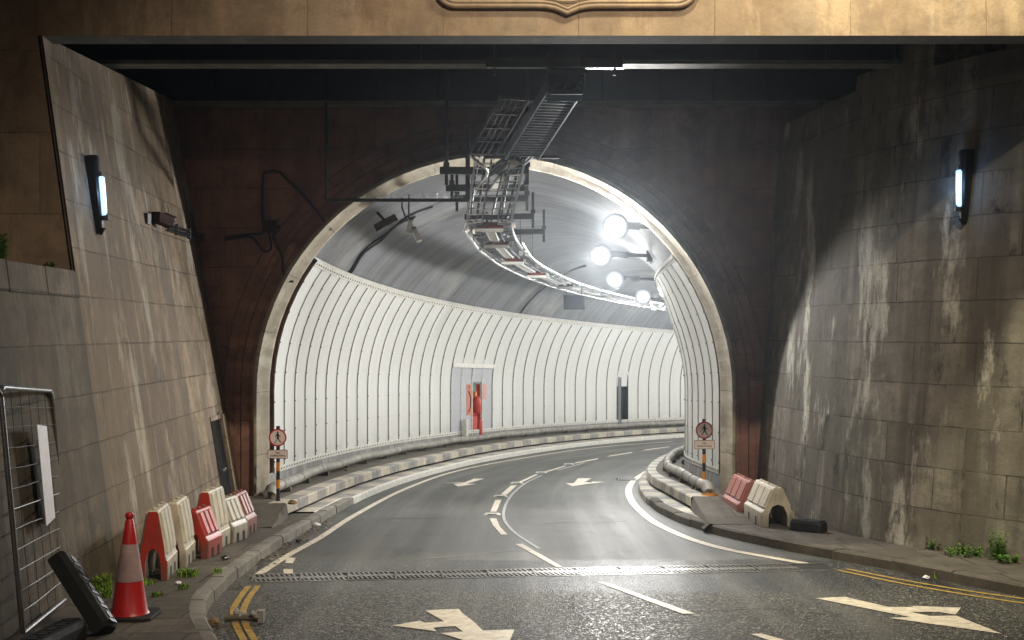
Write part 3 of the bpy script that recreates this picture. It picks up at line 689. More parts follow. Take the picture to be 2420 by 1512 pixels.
# carved frame on the lintel
def fx(x, y): return Vector(((x - CX) * YF / F, YF - .02, HC + (HY - y) * YF / F))
def frame_path(d):
    p = [(1030 + d, -420), (1030 + d, -40)]
    for k in range(1, 9):
        t = math.pi / 2 * k / 8; p.append((1078 - (48 - d) * math.cos(t), -30 + (46 - d) * math.sin(t)))
    p += [(1180, 16 - d), (1268, 16 - d), (1290, 17 - d), (1312, 21 - d), (1340, 33 - d), (1368, 21 - d), (1390, 17 - d), (1412, 16 - d), (1520, 16 - d)]
    for k in range(9):
        t = math.pi / 2 * k / 8; p.append((1597 + (48 - d) * math.sin(t), -30 + (46 - d) * math.cos(t)))
    return p + [(1645 - d, -420)]
mb = MB(); mb.tube([fx(*q) for q in frame_path(0)], .030, 10); mb.tube([fx(*q) - Vector((0, .006, 0)) for q in frame_path(9)], .024, 8); mb.tube([fx(*q) for q in frame_path(17)], .018, 8)
mb.build('carved_frame', 'stone_facade', fa, smooth=True)
mb = MB()
pts = [fx(1338 + 78 * math.sin(t), -40 + 46 * math.cos(t)) for t in (2 * math.pi * k / 28 for k in range(28))]
mb.tube(pts + pts[:1], .03, 8); mb.prism([p + Vector((0, .01, 0)) for p in pts], (0, -.035, 0)); mb.build('carved_boss', 'stone_facade', fa, smooth=True)

# ceiling and plate girders of the covered approach
mb = MB(); mb.box((.6, 16.7, 6.45), (15, 7.2, .3)); tag(mb.build('deck_slab', 'void'), 'dark deck slab carried on the girders over the approach', 'ceiling')
def girder(Y, zb, label):
    e = thing('steel_girder', label, 'beam', (0, Y, zb), 0, 'girders under the deck')
    mb = MB(); mb.box((.5, Y, zb + .025), (13, .3, .05)); mb.build('bottom_flange', 'steel_edge', e)
    mb = MB(); mb.box((.5, Y, (zb + .05 + 6.3) / 2), (13, .03, 6.3 - zb - .05)); mb.build('web', 'steel_dark', e)
    mb = MB()
    for k in range(15): mb.box((-5.4 + k * .85, Y - .075, (zb + .05 + 6.3) / 2), (.02, .118, 6.3 - zb - .052))
    each(mb, 'stiffener', 'steel_dark', e)
girder(16.0, 5.42, 'front dark steel girder with pale bottom flange')
girder(19.55, 5.56, 'rear dark steel girder just before the brown portal wall')

# ------------------------------------------------------------------ portal wall with the arched mouth
RO, RI = 3.73, 3.56
po = thing('portal_wall', 'dark red brown stone wall around the arched tunnel mouth', 'wall', (0, YP, -.8))
def arch(r, n=40, h0=0.0):
    """outline of the mouth from the left foot over the crown to the right foot: (offset, height)"""
    p = [(-r, h0 + (VH - h0) * k / 6) for k in range(6)]
    p += [(-r * math.cos(math.pi * k / n), VH + r * math.sin(math.pi * k / n)) for k in range(n + 1)]
    return p + [(r, VH - (VH - h0) * k / 6) for k in range(1, 7)]
def ap(o, h, Y): return Vector((XC + o, Y, -S * 20.0 + h))
def step(mb, r0, r1, y0, y1, mi=0):
    """ring of stone from radius r0 to r1 whose front stands at y0 (inside edge) and y1 (outside edge)"""
    A, B = arch(r0), arch(r1); L = [0]
    for p, q in zip(B, B[1:]): L.append(L[-1] + math.hypot(p[0] - q[0], p[1] - q[1]))
    mb.grid([[ap(*a, y0) for a in A], [ap(*b, y1) for b in B]], mi, [[(l, 0.5) for l in L], [(l, 0.5 + r1 - r0) for l in L]])
mb = MB(); A = arch(4.25); B = []
for (o, h) in A:
    if h <= VH: B.append((-5.9 if o < 0 else 6.0, h))
    else:
        t = math.atan2(h - VH, o); B.append((max(-5.9, min(6.0, 8 * math.cos(t))), VH + 8 * math.sin(t) if abs(8 * math.cos(t)) < 5.9 else VH + 5.9 * abs(math.tan(t))))
B = [(o, min(h, 7.1)) for o, h in B]
rows = [[ap(a[0] + (b[0] - a[0]) * k / 4, a[1] + (b[1] - a[1]) * k / 4, YP) for a, b in zip(A, B)] for k in range(5)]
mb.grid(rows, 0, [[(p.x, p.z) for p in r] for r in rows]); mb.build('stone_face', 'stone_portal', po)
mb = MB(); step(mb, 3.98, 4.23, YP - .03, YP - .03); step(mb, 4.23, 4.25, YP - .03, YP + .01); mb.build('outer_moulding', 'stone_portal', po)
mb = MB(); step(mb, RO, 3.96, YP - .06, YP - .06); step(mb, 3.96, 3.98, YP - .06, YP - .0); mb.build('inner_moulding', 'stone_portal', po)
mb = MB()
prof = [(RO + .02, YP - .05), (RO + .01, YP - .26), (RO - .02, YP - .31), (RO - .06, YP - .31), (RI + .06, YP + .02), (RI + .01, YP + .08), (RI, YP + .16), (RI + .02, YP + .24), (3.86, YP + .25)]
vv = 0
for (r0, y0), (r1, y1) in zip(prof, prof[1:]):
    A, B = arch(r0), arch(r1); L = [0]; d = math.hypot(r0 - r1, y0 - y1)
    for p, q in zip(arch(RO), arch(RO)[1:]): L.append(L[-1] + math.hypot(p[0] - q[0], p[1] - q[1]))
    mb.grid([[ap(*a, y0) for a in A], [ap(*b, y1) for b in B]], 0, [[(l, vv) for l in L], [(l, vv + d) for l in L]]); vv += d
mb.build('arch_ring', 'stone_ring', po, smooth=True)

# ------------------------------------------------------------------ tunnel
VR, PRAD = 3.86, 3.70; PS0, PITCH = 21.1, 0.8
tu = thing('road_tunnel', 'round vaulted road tunnel bending right, walls clad in white panels', 'tunnel', T(24, 0, 0))
mb = MB(); prof = [(-VR, 0)] + [(-VR, VH * k / 3) for k in range(1, 3)] + [(-VR * math.cos(math.pi * k / 36), VH + VR * math.sin(math.pi * k / 36)) for k in range(37)] + [(VR, VH * k / 3) for k in (2, 1, 0)]
ss = [20.12, PS0] + frange(PS0, 100, 0.8)[1:]
sweep(mb, prof, ss, mfun=lambda i, j: 1 if (i == 0 and (j < 9 or j > 32)) else 0)
mb.build('vault', ['vault', 'stone_portal'], tu, smooth='all')
# the far end is beyond the bend: closed off by the next tunnel wall
mb = MB(); mb.face([T(100, o, h) for o, h in prof]); mb.build('end_wall', 'vault', tu)
def pan_prof(top, r=PRAD, h0=.58):
    a1 = math.asin((top - VH) / r)
    return [(r, h0 + (VH - h0) * k / 4) for k in range(5)] + [(r * math.cos(a1 * k / 8), VH + r * math.sin(a1 * k / 8)) for k in range(1, 9)]
def solve_s(x, off, h):
    s = 20.5
    while s < 70:
        p = T(s, off, h)
        if CX + F * p.x / p.y >= x: return s
        s += .02
    return s
s_f = solve_s(1121, -3.7, 1.2); n_f = int((s_f - PS0) / PITCH)      # panel with the fire point
s_d = solve_s(1474, -3.7, 1.2); n_d = int((s_d - PS0) / PITCH)      # panel with the dark doorway
def cladding(side, top):
    mb = MB(); sb = MB(); rv = MB(); n = int((100 - PS0) / PITCH)
    pr = pan_prof(top); L = [.0]
    for a, b in zip(pr, pr[1:]): L.append(L[-1] + math.hypot(a[0] - b[0], a[1] - b[1]))
    for i in range(n):
        s0 = PS0 + i * PITCH + .018; s1 = PS0 + (i + 1) * PITCH - .018
        cols = [0, .04, .2, .5, .8, .96, 1]; bul = [.02, .002, -.002, -.006, -.002, .002, .02]; 
        pp = pr; LL = L; mi = 0; extra = None
        if side < 0 and i == n_f: pp = [(o, h) for o, h in pan_prof(top, h0=2.05)]; LL = [l + 1.4 for l in L]
        if side < 0 and i == n_d: pp = [(o, h) for o, h in pan_prof(top, h0=2.35)]; LL = [l + 1.4 for l in L]
        if side < 0 and n_f - 2 <= i <= n_f + 1:
            extra = [q for q in pp if q[1] < 2.5] + [(math.sqrt(PRAD ** 2 - (2.5 - VH) ** 2), 2.5)] if i != n_f else [(PRAD, 2.06), (PRAD - .03, 2.28), (PRAD - .06, 2.5)]
            a1 = math.asin((top - VH) / PRAD); a0 = math.asin((2.6 - VH) / PRAD)
            pp = [(PRAD * math.cos(a0 + (a1 - a0) * k / 7), VH + PRAD * math.sin(a0 + (a1 - a0) * k / 7)) for k in range(8)]; LL = [2 + k * .3 for k in range(8)]
        def put(pp, LL, mi):
            rows = [[T(s0 + (s1 - s0) * c, side * (o + d), h) for o, h in pp] for c, d in zip(cols, bul)]
            mb.grid(rows, mi, [[(s0 + (s1 - s0) * c, l) for l in LL[:len(pp)]] for c in cols])
        put(pp, LL, 0)
        if extra: put(extra, [1 + k * .3 for k in range(len(extra))], 1)
        s = PS0 + i * PITCH                                    # rivets down each seam
        for h in (.75, 1.25, 1.75, 2.25, 2.75, 3.25, 3.75):
            if h > top - .1: continue
            o = PRAD if h <= VH else math.sqrt(PRAD ** 2 - (h - VH) ** 2)
            if s < 62: rv.box(T(s, side * (o - .014), h), (.014, .014, .022))
    for i in range(n + 1):                                # raised joint strips between the panels
        s = PS0 + i * PITCH; hh0 = 2.6 if side < 0 and n_f - 1 <= i <= n_f + 1 else (2.4 if side < 0 and i in (n_d, n_d + 1) else .58)
        q = [(o, h) for o, h in pan_prof(top, PRAD) if h >= hh0]
        if s > 75 or len(q) < 2: continue
        sb.grid([[T(s + d, side * (o - e), h) for d, e in ((-.006, -.02), (-.006, .006), (.006, .006), (.006, -.02))] for o, h in q])
    for i in range(n):                                    # dark backing behind the joints, open where the wall has openings
        hh0 = 2.0 if side < 0 and i == n_f else (2.3 if side < 0 and i == n_d else .58)
        q = [(PRAD + .028, hh0)] + [(o, h) for o, h in pan_prof(top, PRAD + .028) if h > hh0 + .02]
        sweep(sb, [(side * o, h) for o, h in q], [PS0 + i * PITCH, PS0 + (i + 1) * PITCH])
    return mb, sb, rv, top
for side, top in ((-1, 4.06), (1, 4.14)):
    mb, sb, rv, top = cladding(side, top)
    cl = mb.build('wall_cladding', ['clad', 'grey_panel'], tu, smooth=True, weld=False)
    tag(sb.build('seam_strips', plain('seam_strip_paint', (0.20, 0.19, 0.165), .6), cl, weld=False), kind='stuff'); tag(rv.build('rivets', 'rivet', cl), kind='stuff')
    tb = MB(); a1 = math.asin((top - VH) / PRAD); r = PRAD
    q = [((r + d) * math.cos(a1 + e), VH + (r + d) * math.sin(a1 + e)) for d, e in ((-.004, -.012), (-.012, -.010), (-.012, .018), (.10, .024))]
    sweep(tb, [(side * o, h) for o, h in q], frange(PS0, 99.8, .8))
    for k in range(int((62 - PS0) / .2)):
        tb.box(T(PS0 + .1 + k * .2, side * ((r - .014) * math.cos(a1 + .004)), VH + (r - .014) * math.sin(a1 + .004)), (.022, .022, .03), 1)
    sweep(tb, [(side * (PRAD - .012), .56), (side * (PRAD - .014), .66), (side * (PRAD + .0), .66)], frange(PS0, 99.8, .8))
    for k in range(int((62 - PS0) / .2)): tb.box(T(PS0 + .1 + k * .2, side * (PRAD - .016), .61), (.02, .02, .025), 1)
    tb.build('trim_strip', ['white_seam', 'rivet'], tu)
    pb = MB(); sweep(pb, [(side * 3.72, .58), (side * 3.70, .56), (side * 3.68, .32)], frange(PS0 - .4, 99.8, .8)); pb.build('plinth', 'plinth', tu)
    eb = MB()                                             # brown end reveal beside the first panel
    pr = pan_prof(top); eb.grid([[T(PS0, side * o, h) for o, h in pr], [T(PS0, side * min(o * 1.045, 3.85), h + .05) for o, h in pr]]); eb.build('end_reveal', plain('brown_reveal', (.15, .10, .075), .8), tu)
# two dark joints round the vault
mb = MB()
for s_, a0, a1 in ((24.3, 146, 112), (24.45, 146, 118), (38.6, 148, 104)):
    mb.tube([T(s_ + (.12 * math.sin(k) if s_ < 30 else 0), (VR - .03) * math.cos(math.radians(a0 + (a1 - a0) * k / 14)), VH + (VR - .03) * math.sin(math.radians(a0 + (a1 - a0) * k / 14))) for k in range(15)], .022 if s_ < 30 else .035, 6)
each(mb, 'vault_cable', 'cable', tu)

# fire point in the left wall
fs0, fs1 = PS0 + n_f * PITCH + .012, PS0 + (n_f + 1) * PITCH - .012; fm = (fs0 + fs1) / 2
def onw(s, off, h): return T(s, off, h)
fp = thing('fire_point', 'red fire point recessed into grey panels of the far tunnel wall', 'fire point', T(fm, -3.7, .5))
mb = MB()
mb.hexa([onw(fs0, -3.72, .5), onw(fs1, -3.72, .5), onw(fs1, -3.85, .5), onw(fs0, -3.85, .5), onw(fs0, -3.72, 2.05), onw(fs1, -3.72, 2.05), onw(fs1, -3.85, 2.05), onw(fs0, -3.85, 2.05)])
del mb.f[2], mb.uv[2], mb.mi[2]                         # open towards the road
mb.build('recess', 'fire_red', fp)
def slab(mb, s0, s1, h0, h1, o0, o1, mi=0):
    mb.hexa([T(s0, o0, h0), T(s1, o0, h0), T(s1, o1, h0), T(s0, o1, h0), T(s0, o0, h1), T(s1, o0, h1), T(s1, o1, h1), T(s0, o1, h1)], mi)
mb = MB(); slab(mb, fs0 + .02, fs1 - .32, .50, 1.05, -3.84, -3.71); slab(mb, fs0 + .02, fs0 + .12, 1.05, 1.75, -3.84, -3.71); cab = mb.build('cabinet', 'fire_red', fp)
mb = MB(); mb.lathe([(.11, 0), (.125, .03), (.125, .38), (.09, .46), (.04, .5)], T(fm, -3.70, 1.15), 14); mb.build('hose_reel', 'fire_red', fp, smooth=True)
mb = MB(); mb.lathe([(.05, 0), (.08, .02), (.08, .5), (.05, .56), (.025, .58)], T(fm + .24, -3.70, .40), 12); mb.build('hydrant', 'fire_red', fp, smooth=True)
mb = MB(); slab(mb, fs0 + .05, fs1 - .22, 1.70, 2.0, -3.84, -3.80); mb.build('green_plate', 'green', fp)
mb = MB(); slab(mb, fm - .1, fm + .02, 1.64, 1.78, -3.80, -3.7); mb.build('lamp_unit', 'amber', fp)
mb = MB(); slab(mb, fs0 - .02, fs0 + .02, .5, 2.06, -3.75, -3.68); slab(mb, fs1 - .02, fs1 + .02, .5, 2.06, -3.75, -3.68); each(mb, 'jamb', 'white_seam', fp)
mb = MB(); slab(mb, fs0 - 1.6, fs1 + .8, 2.48, 2.60, -3.70 + .055, -3.62); mb.build('head_strip', 'white_seam', fp)
mb = MB(); slab(mb, fs0 - .42, fs0 - .06, 1.1, 2.0, -3.70, -3.682); po1 = tag(mb.build('notice', 'poster'), 'orange fire notice on grey panel left of the fire point', 'notice')
def text_mesh(txt, size, name, mat, parent, mtx, ext=.002):
    cu = bpy.data.curves.new(name, 'FONT'); cu.body = txt; cu.size = size; cu.align_x = 'CENTER'; cu.align_y = 'CENTER'; cu.extrude = ext; cu.space_line = .78
    o = bpy.data.objects.new(name, cu); C.objects.link(o); bpy.context.view_layer.update()
    me = bpy.data.meshes.new_from_object(o.evaluated_get(bpy.context.evaluated_depsgraph_get())); bpy.data.objects.remove(o)
    me.transform(mtx); me.materials.clear(); me.materials.append(M[mat])
    q = bpy.data.objects.new(name, me); C.objects.link(q); q.parent = parent; return q
mb = MB(); pc = T(fs0 - .24, -3.678, 1.5)
mb.tube([T(fs0 - .3, -3.676, 1.2), T(fs0 - .16, -3.676, 1.35), T(fs0 - .14, -3.676, 1.6), T(fs0 - .3, -3.676, 1.8)], .02, 6); mb.build('symbol', 'ink', po1)
th = (fs0 - .24 - Y0) / R
rotm = Matrix.Rotation(math.pi / 2 - th, 4, 'Z') @ Matrix.Rotation(math.pi / 2, 4, 'X')
text_mesh('72', .14, 'lettering', 'ink', po1, Matrix.Translation(T(fs0 - .24, -3.674, 1.9) - po1.location) @ rotm)
mb = MB(); slab(mb, fs1 + .06, fs1 + .34, 1.55, 2.0, -3.70, -3.682); tag(mb.build('notice', 'pink'), 'small pink notice on grey panel right of the fire point', 'notice')
mb = MB(); slab(mb, fs0 - .92, fs0 - .76, .34, 1.0, -3.62, -3.5); mb.build('post_box', 'white_tray', None)
bpy.data.objects['post_box'].name = 'marker_post'; tag(bpy.data.objects['marker_post'], 'short white marker post standing left of the fire point', 'post')
# dark doorway further round
ds0, ds1 = PS0 + n_d * PITCH, PS0 + (n_d + 1) * PITCH
dw = thing('tunnel_doorway', 'narrow dark doorway in the white cladding beyond the fire point', 'doorway', T((ds0 + ds1) / 2, -3.7, .5))
mb = MB(); slab(mb, ds0 + .25, ds1 - .02, .34, 2.36, -3.85, -3.67); del mb.f[4], mb.uv[4], mb.mi[4]; mb.build('opening', 'black', dw)
mb = MB(); slab(mb, ds0 + .05, ds0 + .24, .34, 2.36, -3.74, -3.68); mb.build('jamb', plain('grey_jamb', (.13, .135, .15), .5), dw)
mb = MB(); slab(mb, ds0 + .1, ds1 + .1, 2.36, 2.46, -3.71, -3.66); mb.build('head_strip', 'white_seam', dw)

# pipes along both walkways
def pipe(side, s0, s1, label, off, elbow):
    e = thing('service_pipe', label, 'pipe', T(s0, side * off, .33), 0, 'pipes on the tunnel walkways')
    mb = MB(); hh = .455
    mb.tube([T(s, side * off, hh + .012 * math.sin(s * 1.7)) for s in frange(s0, s1, .3)], .082, 14); mb.build('barrel', 'pipe', e, smooth=True)
    mb = MB(); s = s0 + .6; jp = 1.6 if side < 0 else .9
    while s < min(s1, 62):
        q = [T(s + d, side * off, hh + .012 * math.sin(s * 1.7)) for d in (-.05, -.03, .03, .05)]; mb.tube(q, [.083, .096, .096, .083], 14); s += jp
    each(mb, 'coupling', 'pipe', e, smooth=True)
    mb = MB(); s = s0 + .9
    while s < min(s1, 62): mb.box(T(s, side * off, .355), (.2, .12, .10)); s += 1.6
    each(mb, 'saddle', 'concrete', e)
    if elbow:
        mb = MB(); mb.tube([T(s0 + .05, side * off, hh), T(s0 - .12, side * (off + .02), hh - .01), T(s0 - .24, side * (off + .02), hh - .09), T(s0 - .27, side * (off + .02), .30)], .095, 14); mb.build('elbow', 'pipe', e, smooth=True)
        if side > 0:
            mb = MB(); mb.tube([T(s0 - .27, side * (off + .02), .345), T(s0 - .28, side * (off + .02), .30)], .13, 14); mb.build('yellow_collar', 'amber', e)
pipe(-1, 19.5, 99, 'grey jointed pipe along the left walkway under the white panels', 3.38, True)
pipe(1, 20.0, 99, 'grey jointed pipe with elbow end along the right walkway', 3.32, True)
# rags and wrap on the right pipe
for i, (x, y, sx, lab) in enumerate(((1615, 1127, .16, 'dark rag lying beside the right pipe nearest the sign'), (1632, 1097, .2, 'dark bundle wedged behind the right pipe further in'))):
    p = gp(x, y, .33); mb = MB()
    rows = []
    for a in range(6):
        t = a / 5; rr = sx * math.sin(math.pi * (t * .9 + .05)); rows.append([p + Vector((-sx + 2 * sx * t, rr * .7 * math.cos(u) , max(0, .09 * math.sin(u)) * (.6 + .6 * random.random()))) for u in (2 * math.pi * k / 9 for k in range(9))])
    mb.grid(rows, close=True); tag(mb.build('rag', 'rubber', smooth=True), lab, 'rag')

# ------------------------------------------------------------------ floodlights in the vault
lamp_mat = emit('floodlight_glass', (0.93, 0.97, 1.0), 60.0)
def glare_glass():
    m, nt, b = newmat('glare_floodlight_glass')
    uv = nd(nt, 'ShaderNodeUVMap').outputs[0]; sp = nd(nt, 'ShaderNodeSeparateXYZ'); nt.links.new(uv, sp.inputs[0])
    st = ramp(nt, sp.outputs[0], [(0.0, 1.0), (0.3, 0.30), (0.5, 0.04), (0.68, 0.011), (0.86, 0.0045), (1.0, 0.002)])  # painted glare: emission fades from a hot centre to the rim
    b.inputs['Base Color'].default_value = (.03, .03, .035, 1); b.inputs['Roughness'].default_value = .5; b.inputs['Specular IOR Level'].default_value = .1
    b.inputs['Emission Color'].default_value = (.86, .94, 1.0, 1)
    nt.links.new(math_(nt, 'MULTIPLY', st, 70.0), b.inputs['Emission Strength']); return m
glare_mat = glare_glass()
FLOOD = [(1455, 535, 20.95, 'floodlight nearest the tunnel mouth'), (1420, 603, 24.8, 'second floodlight inside the tunnel, furthest left in the row'), (1453, 660, 29.3, 'third floodlight, lower and deeper in the tunnel'), (1520, 700, 33.8, 'fourth and farthest glaring floodlight beside the white panels')]
def point_light(name, loc, energy, col, radius, parent=None):
    l = bpy.data.lights.new(name, 'POINT'); l.energy = energy; l.color = col; l.shadow_soft_size = radius
    o = bpy.data.objects.new(name, l); C.objects.link(o); o.location = loc; return o
def spot_lamp(name, loc, energy, col, radius, aim=(-.42, -.85, -.34)):
    l = bpy.data.lights.new(name, 'SPOT'); l.energy = energy; l.color = col; l.shadow_soft_size = radius; l.spot_size = math.radians(172); l.spot_blend = .5
    o = bpy.data.objects.new(name, l); C.objects.link(o); o.location = loc; o.rotation_euler = Vector(aim).to_track_quat('-Z', 'Y').to_euler(); return o
E1 = 560.0
flood0 = []
for i, (x, y, Yd, lab) in enumerate(FLOOD):
    c = W(x, y, Yd)
    e = thing('floodlight', 'glaring white ' + lab, 'floodlight', c, 0, 'floodlights on the right of the vault')
    mb = MB(); r = .20
    # round glass facing out of the tunnel, can behind it, arm to the vault
    fdir = Vector((-.25, -1, -.25)).normalized(); sd = fdir.cross(Vector((0, 0, 1))).normalized(); u2 = sd.cross(fdir)
    def disc(rr, d, n=20): return [c + fdir * d + sd * rr * math.cos(2 * math.pi * k / n) + u2 * rr * math.sin(2 * math.pi * k / n) for k in range(n)]
    lv = ((.22, .0), (.195, .05), (.155, .08), (.10, .10), (.03, .11)); mb.grid([disc(rr, d) for rr, d in lv], 0, [[(rr / .22, 0)] * 21 for rr, d in lv], close=True); mb.face(disc(.03, .11), 0, [(.1, 0)] * 20); g_ = mb.build('glass', glare_mat, e, smooth='all')
    mb = MB(); mb.grid([disc(rr, d) for rr, d in ((.205, -.006), (.20, -.03), (.16, -.14), (.08, -.2))], close=True); mb.face(disc(.08, -.2)); mb.build('housing', 'black', e, smooth=True)
    # arm
    sst = Yd if Yd <= Y0 else Y0 + R * math.atan2(Yd - Y0, XC + R - c.x)
    hh = c.z + S * sst; arm_o = math.sqrt(max(.1, (VR - .03) ** 2 - (hh - VH) ** 2)); w_ = T(sst + .15, arm_o, hh)
    mb = MB(); b0 = c - fdir * .12; mb.bar(b0, b0.lerp(w_, .55), .10, .12); mb.bar(b0.lerp(w_, .5), w_, .06, .07); mb.bar(w_ + Vector((0, 0, -.12)), w_ + Vector((0, 0, .12)), .12, .05); mb.build('bracket', 'black', e)
    mb = MB(); mb.tube([w_ + Vector((-.05, -.03, -.03)), w_ + Vector((.02, -.06, -.16)), w_ + Vector((.12, -.05, -.10)), w_ + Vector((.05, 0, .0))], .010, 6); mb.build('lead', 'cable', e)
    if i == 0:                                            # the first one is turned out towards the approach
        spot_lamp('flood_lamp', c + fdir * .32, E1 * 1.75, (1.0, .985, .955), .10); point_light('flood_spill', c + fdir * .32, E1 * .16, (1.0, .985, .955), .10)
    else:
        spot_lamp('flood_lamp', c + fdir * .32, E1 * (0, 1.1, .95, .9)[i], (1.0, .985, .955), .10, (-.75, -.25, -.6)); point_light('flood_spill', c + fdir * .32, E1 * .16, (1.0, .985, .955), .10)
for k, s_ in enumerate((39.5, 46.0, 53.0, 60, 68)):                    # the row goes on round the bend, out of sight
    c = T(s_, 1.85, 4.5); e = thing('floodlight', 'x', 'floodlight', c, 0, 'floodlights on the right of the vault')
    e['label'] = 'floodlight hidden round the bend, number %s from the mouth' % ('five', 'six', 'seven', 'eight', 'nine')[k]
    mb = MB(); mb.lathe([(.05, .1), (.15, .06), (.19, 0)], c, 16); mb.build('glass', lamp_mat, e, smooth='all')
    mb = MB(); mb.lathe([(.2, .1), (.17, .25), (.08, .3)], c, 16); mb.bar(c + Vector((0, 0, .3)), T(s_, 2.3, 4.95), .06, .06); mb.build('housing', 'black', e, smooth=True)
    point_light('flood_lamp', c - Vector((0, 0, .25)), E1 * 1.0, (1.0, .985, .955), .10)

# ------------------------------------------------------------------ cable tray hung under the crown
TH, TO = 4.70, -.10
def tray_pt(s, off=0.0, dh=0.0):
    k = max(0.0, min(1.0, (20.6 - s) / 2.2)); k = k * k * (3 - 2 * k) * .5 + k * .5
    return T(s, TO + .19 * k + off, TH + .58 * k + dh)
ct = thing('cable_tray', 'long silver cable tray hung under the tunnel crown, curving right', 'cable tray', tray_pt(20.6))
def smooth_path(P, n=6):
    Q = []
    for i in range(len(P) - 1):
        p0, p1, p2, p3 = P[max(i - 1, 0)], P[i], P[i + 1], P[min(i + 2, len(P) - 1)]
        for k in range(n):
            t = k / n; Q.append(0.5 * ((2 * p1) + (p2 - p0) * t + (2 * p0 - 5 * p1 + 4 * p2 - p3) * t * t + (3 * p1 - p0 - 3 * p2 + p3) * t ** 3))
    return Q + [P[-1]]
SR = frange(18.4, 75, .45)
def ribbon(mb, path_fn, ss, w, h, mi=0):
    P = [path_fn(s) for s in ss]
    for a, b in zip(P, P[1:]): mb.bar(a, b, w, h, mi)
for off in (-.36, -.12, .14, .36):
    mb = MB(); ribbon(mb, lambda s: tray_pt(s, off), SR, .02, .07); mb.build('side_rail', 'galv' if abs(off) > .3 else 'dull_galv', ct)
mb = MB(); s = 18.45
while s < 62:
    j = random.uniform(-.02, .02)
    mb.bar(tray_pt(s, -.36, -.02 + j), tray_pt(s, -.12, -.02), .025, .015); mb.bar(tray_pt(s, .14, -.02), tray_pt(s + random.uniform(-.05, .05), .36, -.02 + j), .025, .015)
    if random.random() < .45: mb.bar(tray_pt(s + .1, -.36, .02), tray_pt(s + .1, .36, .02), .02, .02)
    s += .22
each(mb, 'rung', 'galv', ct)
mb = MB()
for off, r in ((-.30, .016), (-.22, .02), (.2, .018), (.27, .022), (.05, .015)):
    ph = random.random() * 6; mb.tube([tray_pt(s, off + .02 * math.sin(s * 1.3 + ph), .02 + .01 * math.sin(s * 2.1 + ph)) for s in SR], r, 6)
each(mb, 'cable', 'cable', ct, smooth=True)
mb = MB(); mb.tube(smooth_path([W(1112, 366, 18.3), W(1128, 384, 18.35), W(1148, 398, 18.5), W(1150, 412, 18.7), W(1140, 428, 19.1), W(1124, 448, 19.6), W(1114, 472, 20.2), W(1112, 500, 20.8)], 4) + [tray_pt(s, -.43 + .012 * math.sin(s * 2.0), -.06) for s in frange(21.3, 75, .4)], .026, 10); mb.build('conduit', 'conduit', ct, smooth=True)
mb = MB(); mb.tube([tray_pt(s, .44 + .02 * math.sin(s * 1.1), -.03) for s in frange(23.5, 75, .45)], .017, 8); mb.build('conduit', 'conduit', ct, smooth=True)
mb = MB(); s = 21.0
while s < 60:                                            # clamps, glands and small junction boxes along the tray
    for _ in range(3 if s > 26 else 1):
        o_ = random.choice((-.4, -.28, -.2, .2, .26, .33, .40)); mb.box(tray_pt(s + random.uniform(-.3, .3), o_, random.uniform(-.1, .03)), (random.uniform(.03, .07), random.uniform(.03, .09), random.uniform(.03, .09)))
    s += .38
each(mb, 'clamp', 'conduit', ct)
# battens and cross pieces under the tray : each hung from it
words = ['nearest', 'second', 'third', 'fourth', 'fifth', 'sixth', 'seventh', 'eighth', 'ninth']
bat = [((1216, 381), (1164, 448), 18.75, 20.05), None]
cross_s = [20.9, 23.4, 26.6, 30.0, 33.6]; 
for k, s_ in enumerate(cross_s):
    e = thing('cross_bracket', 'red drilled cross bracket with white batten under the tray, %s from the mouth' % words[k], 'bracket', tray_pt(s_, 0, -.1), 0, 'cross brackets under the cable tray')
    mb = MB(); mb.bar(tray_pt(s_, -.22, -.03), tray_pt(s_, .22, -.03), .03, .10); mb.build('plate', 'red_iron', e)
    mb = MB()
    for o_ in (-.17, -.11, .11, .17): q = tray_pt(s_, o_, -.03); mb.box(q + Vector((0, -.018, 0)), (.03, .006, .03))
    each(mb, 'bolt', 'void', e)
    mb = MB(); mb.bar(tray_pt(s_ - .03, -.24, -.12), tray_pt(s_ - .03, .22, -.12), .06, .05); mb.build('batten', 'white_tray', e)
for k, (s0, s1) in enumerate(((21.3, 22.9), (24.0, 26.0), (27.3, 29.4), (30.7, 33.0), (34.4, 37), (38, 40.6))):
    e = thing('light_batten', 'white unlit batten lying along the tray, %s inside the mouth' % words[k], 'light fitting', tray_pt((s0 + s1) / 2, 0, -.1), 0, 'unlit battens along the tray')
    mb = MB(); ribbon(mb, lambda s: tray_pt(s, .0, -.06), frange(s0, s1, .5), .13, .03); mb.build('diffuser', 'white_tray', e)
    mb = MB(); ribbon(mb, lambda s: tray_pt(s, .072, -.06), frange(s0, s1, .5), .014, .04); ribbon(mb, lambda s: tray_pt(s, -.072, -.06), frange(s0, s1, .5), .014, .04); mb.build('edge_rail', 'conduit', e)
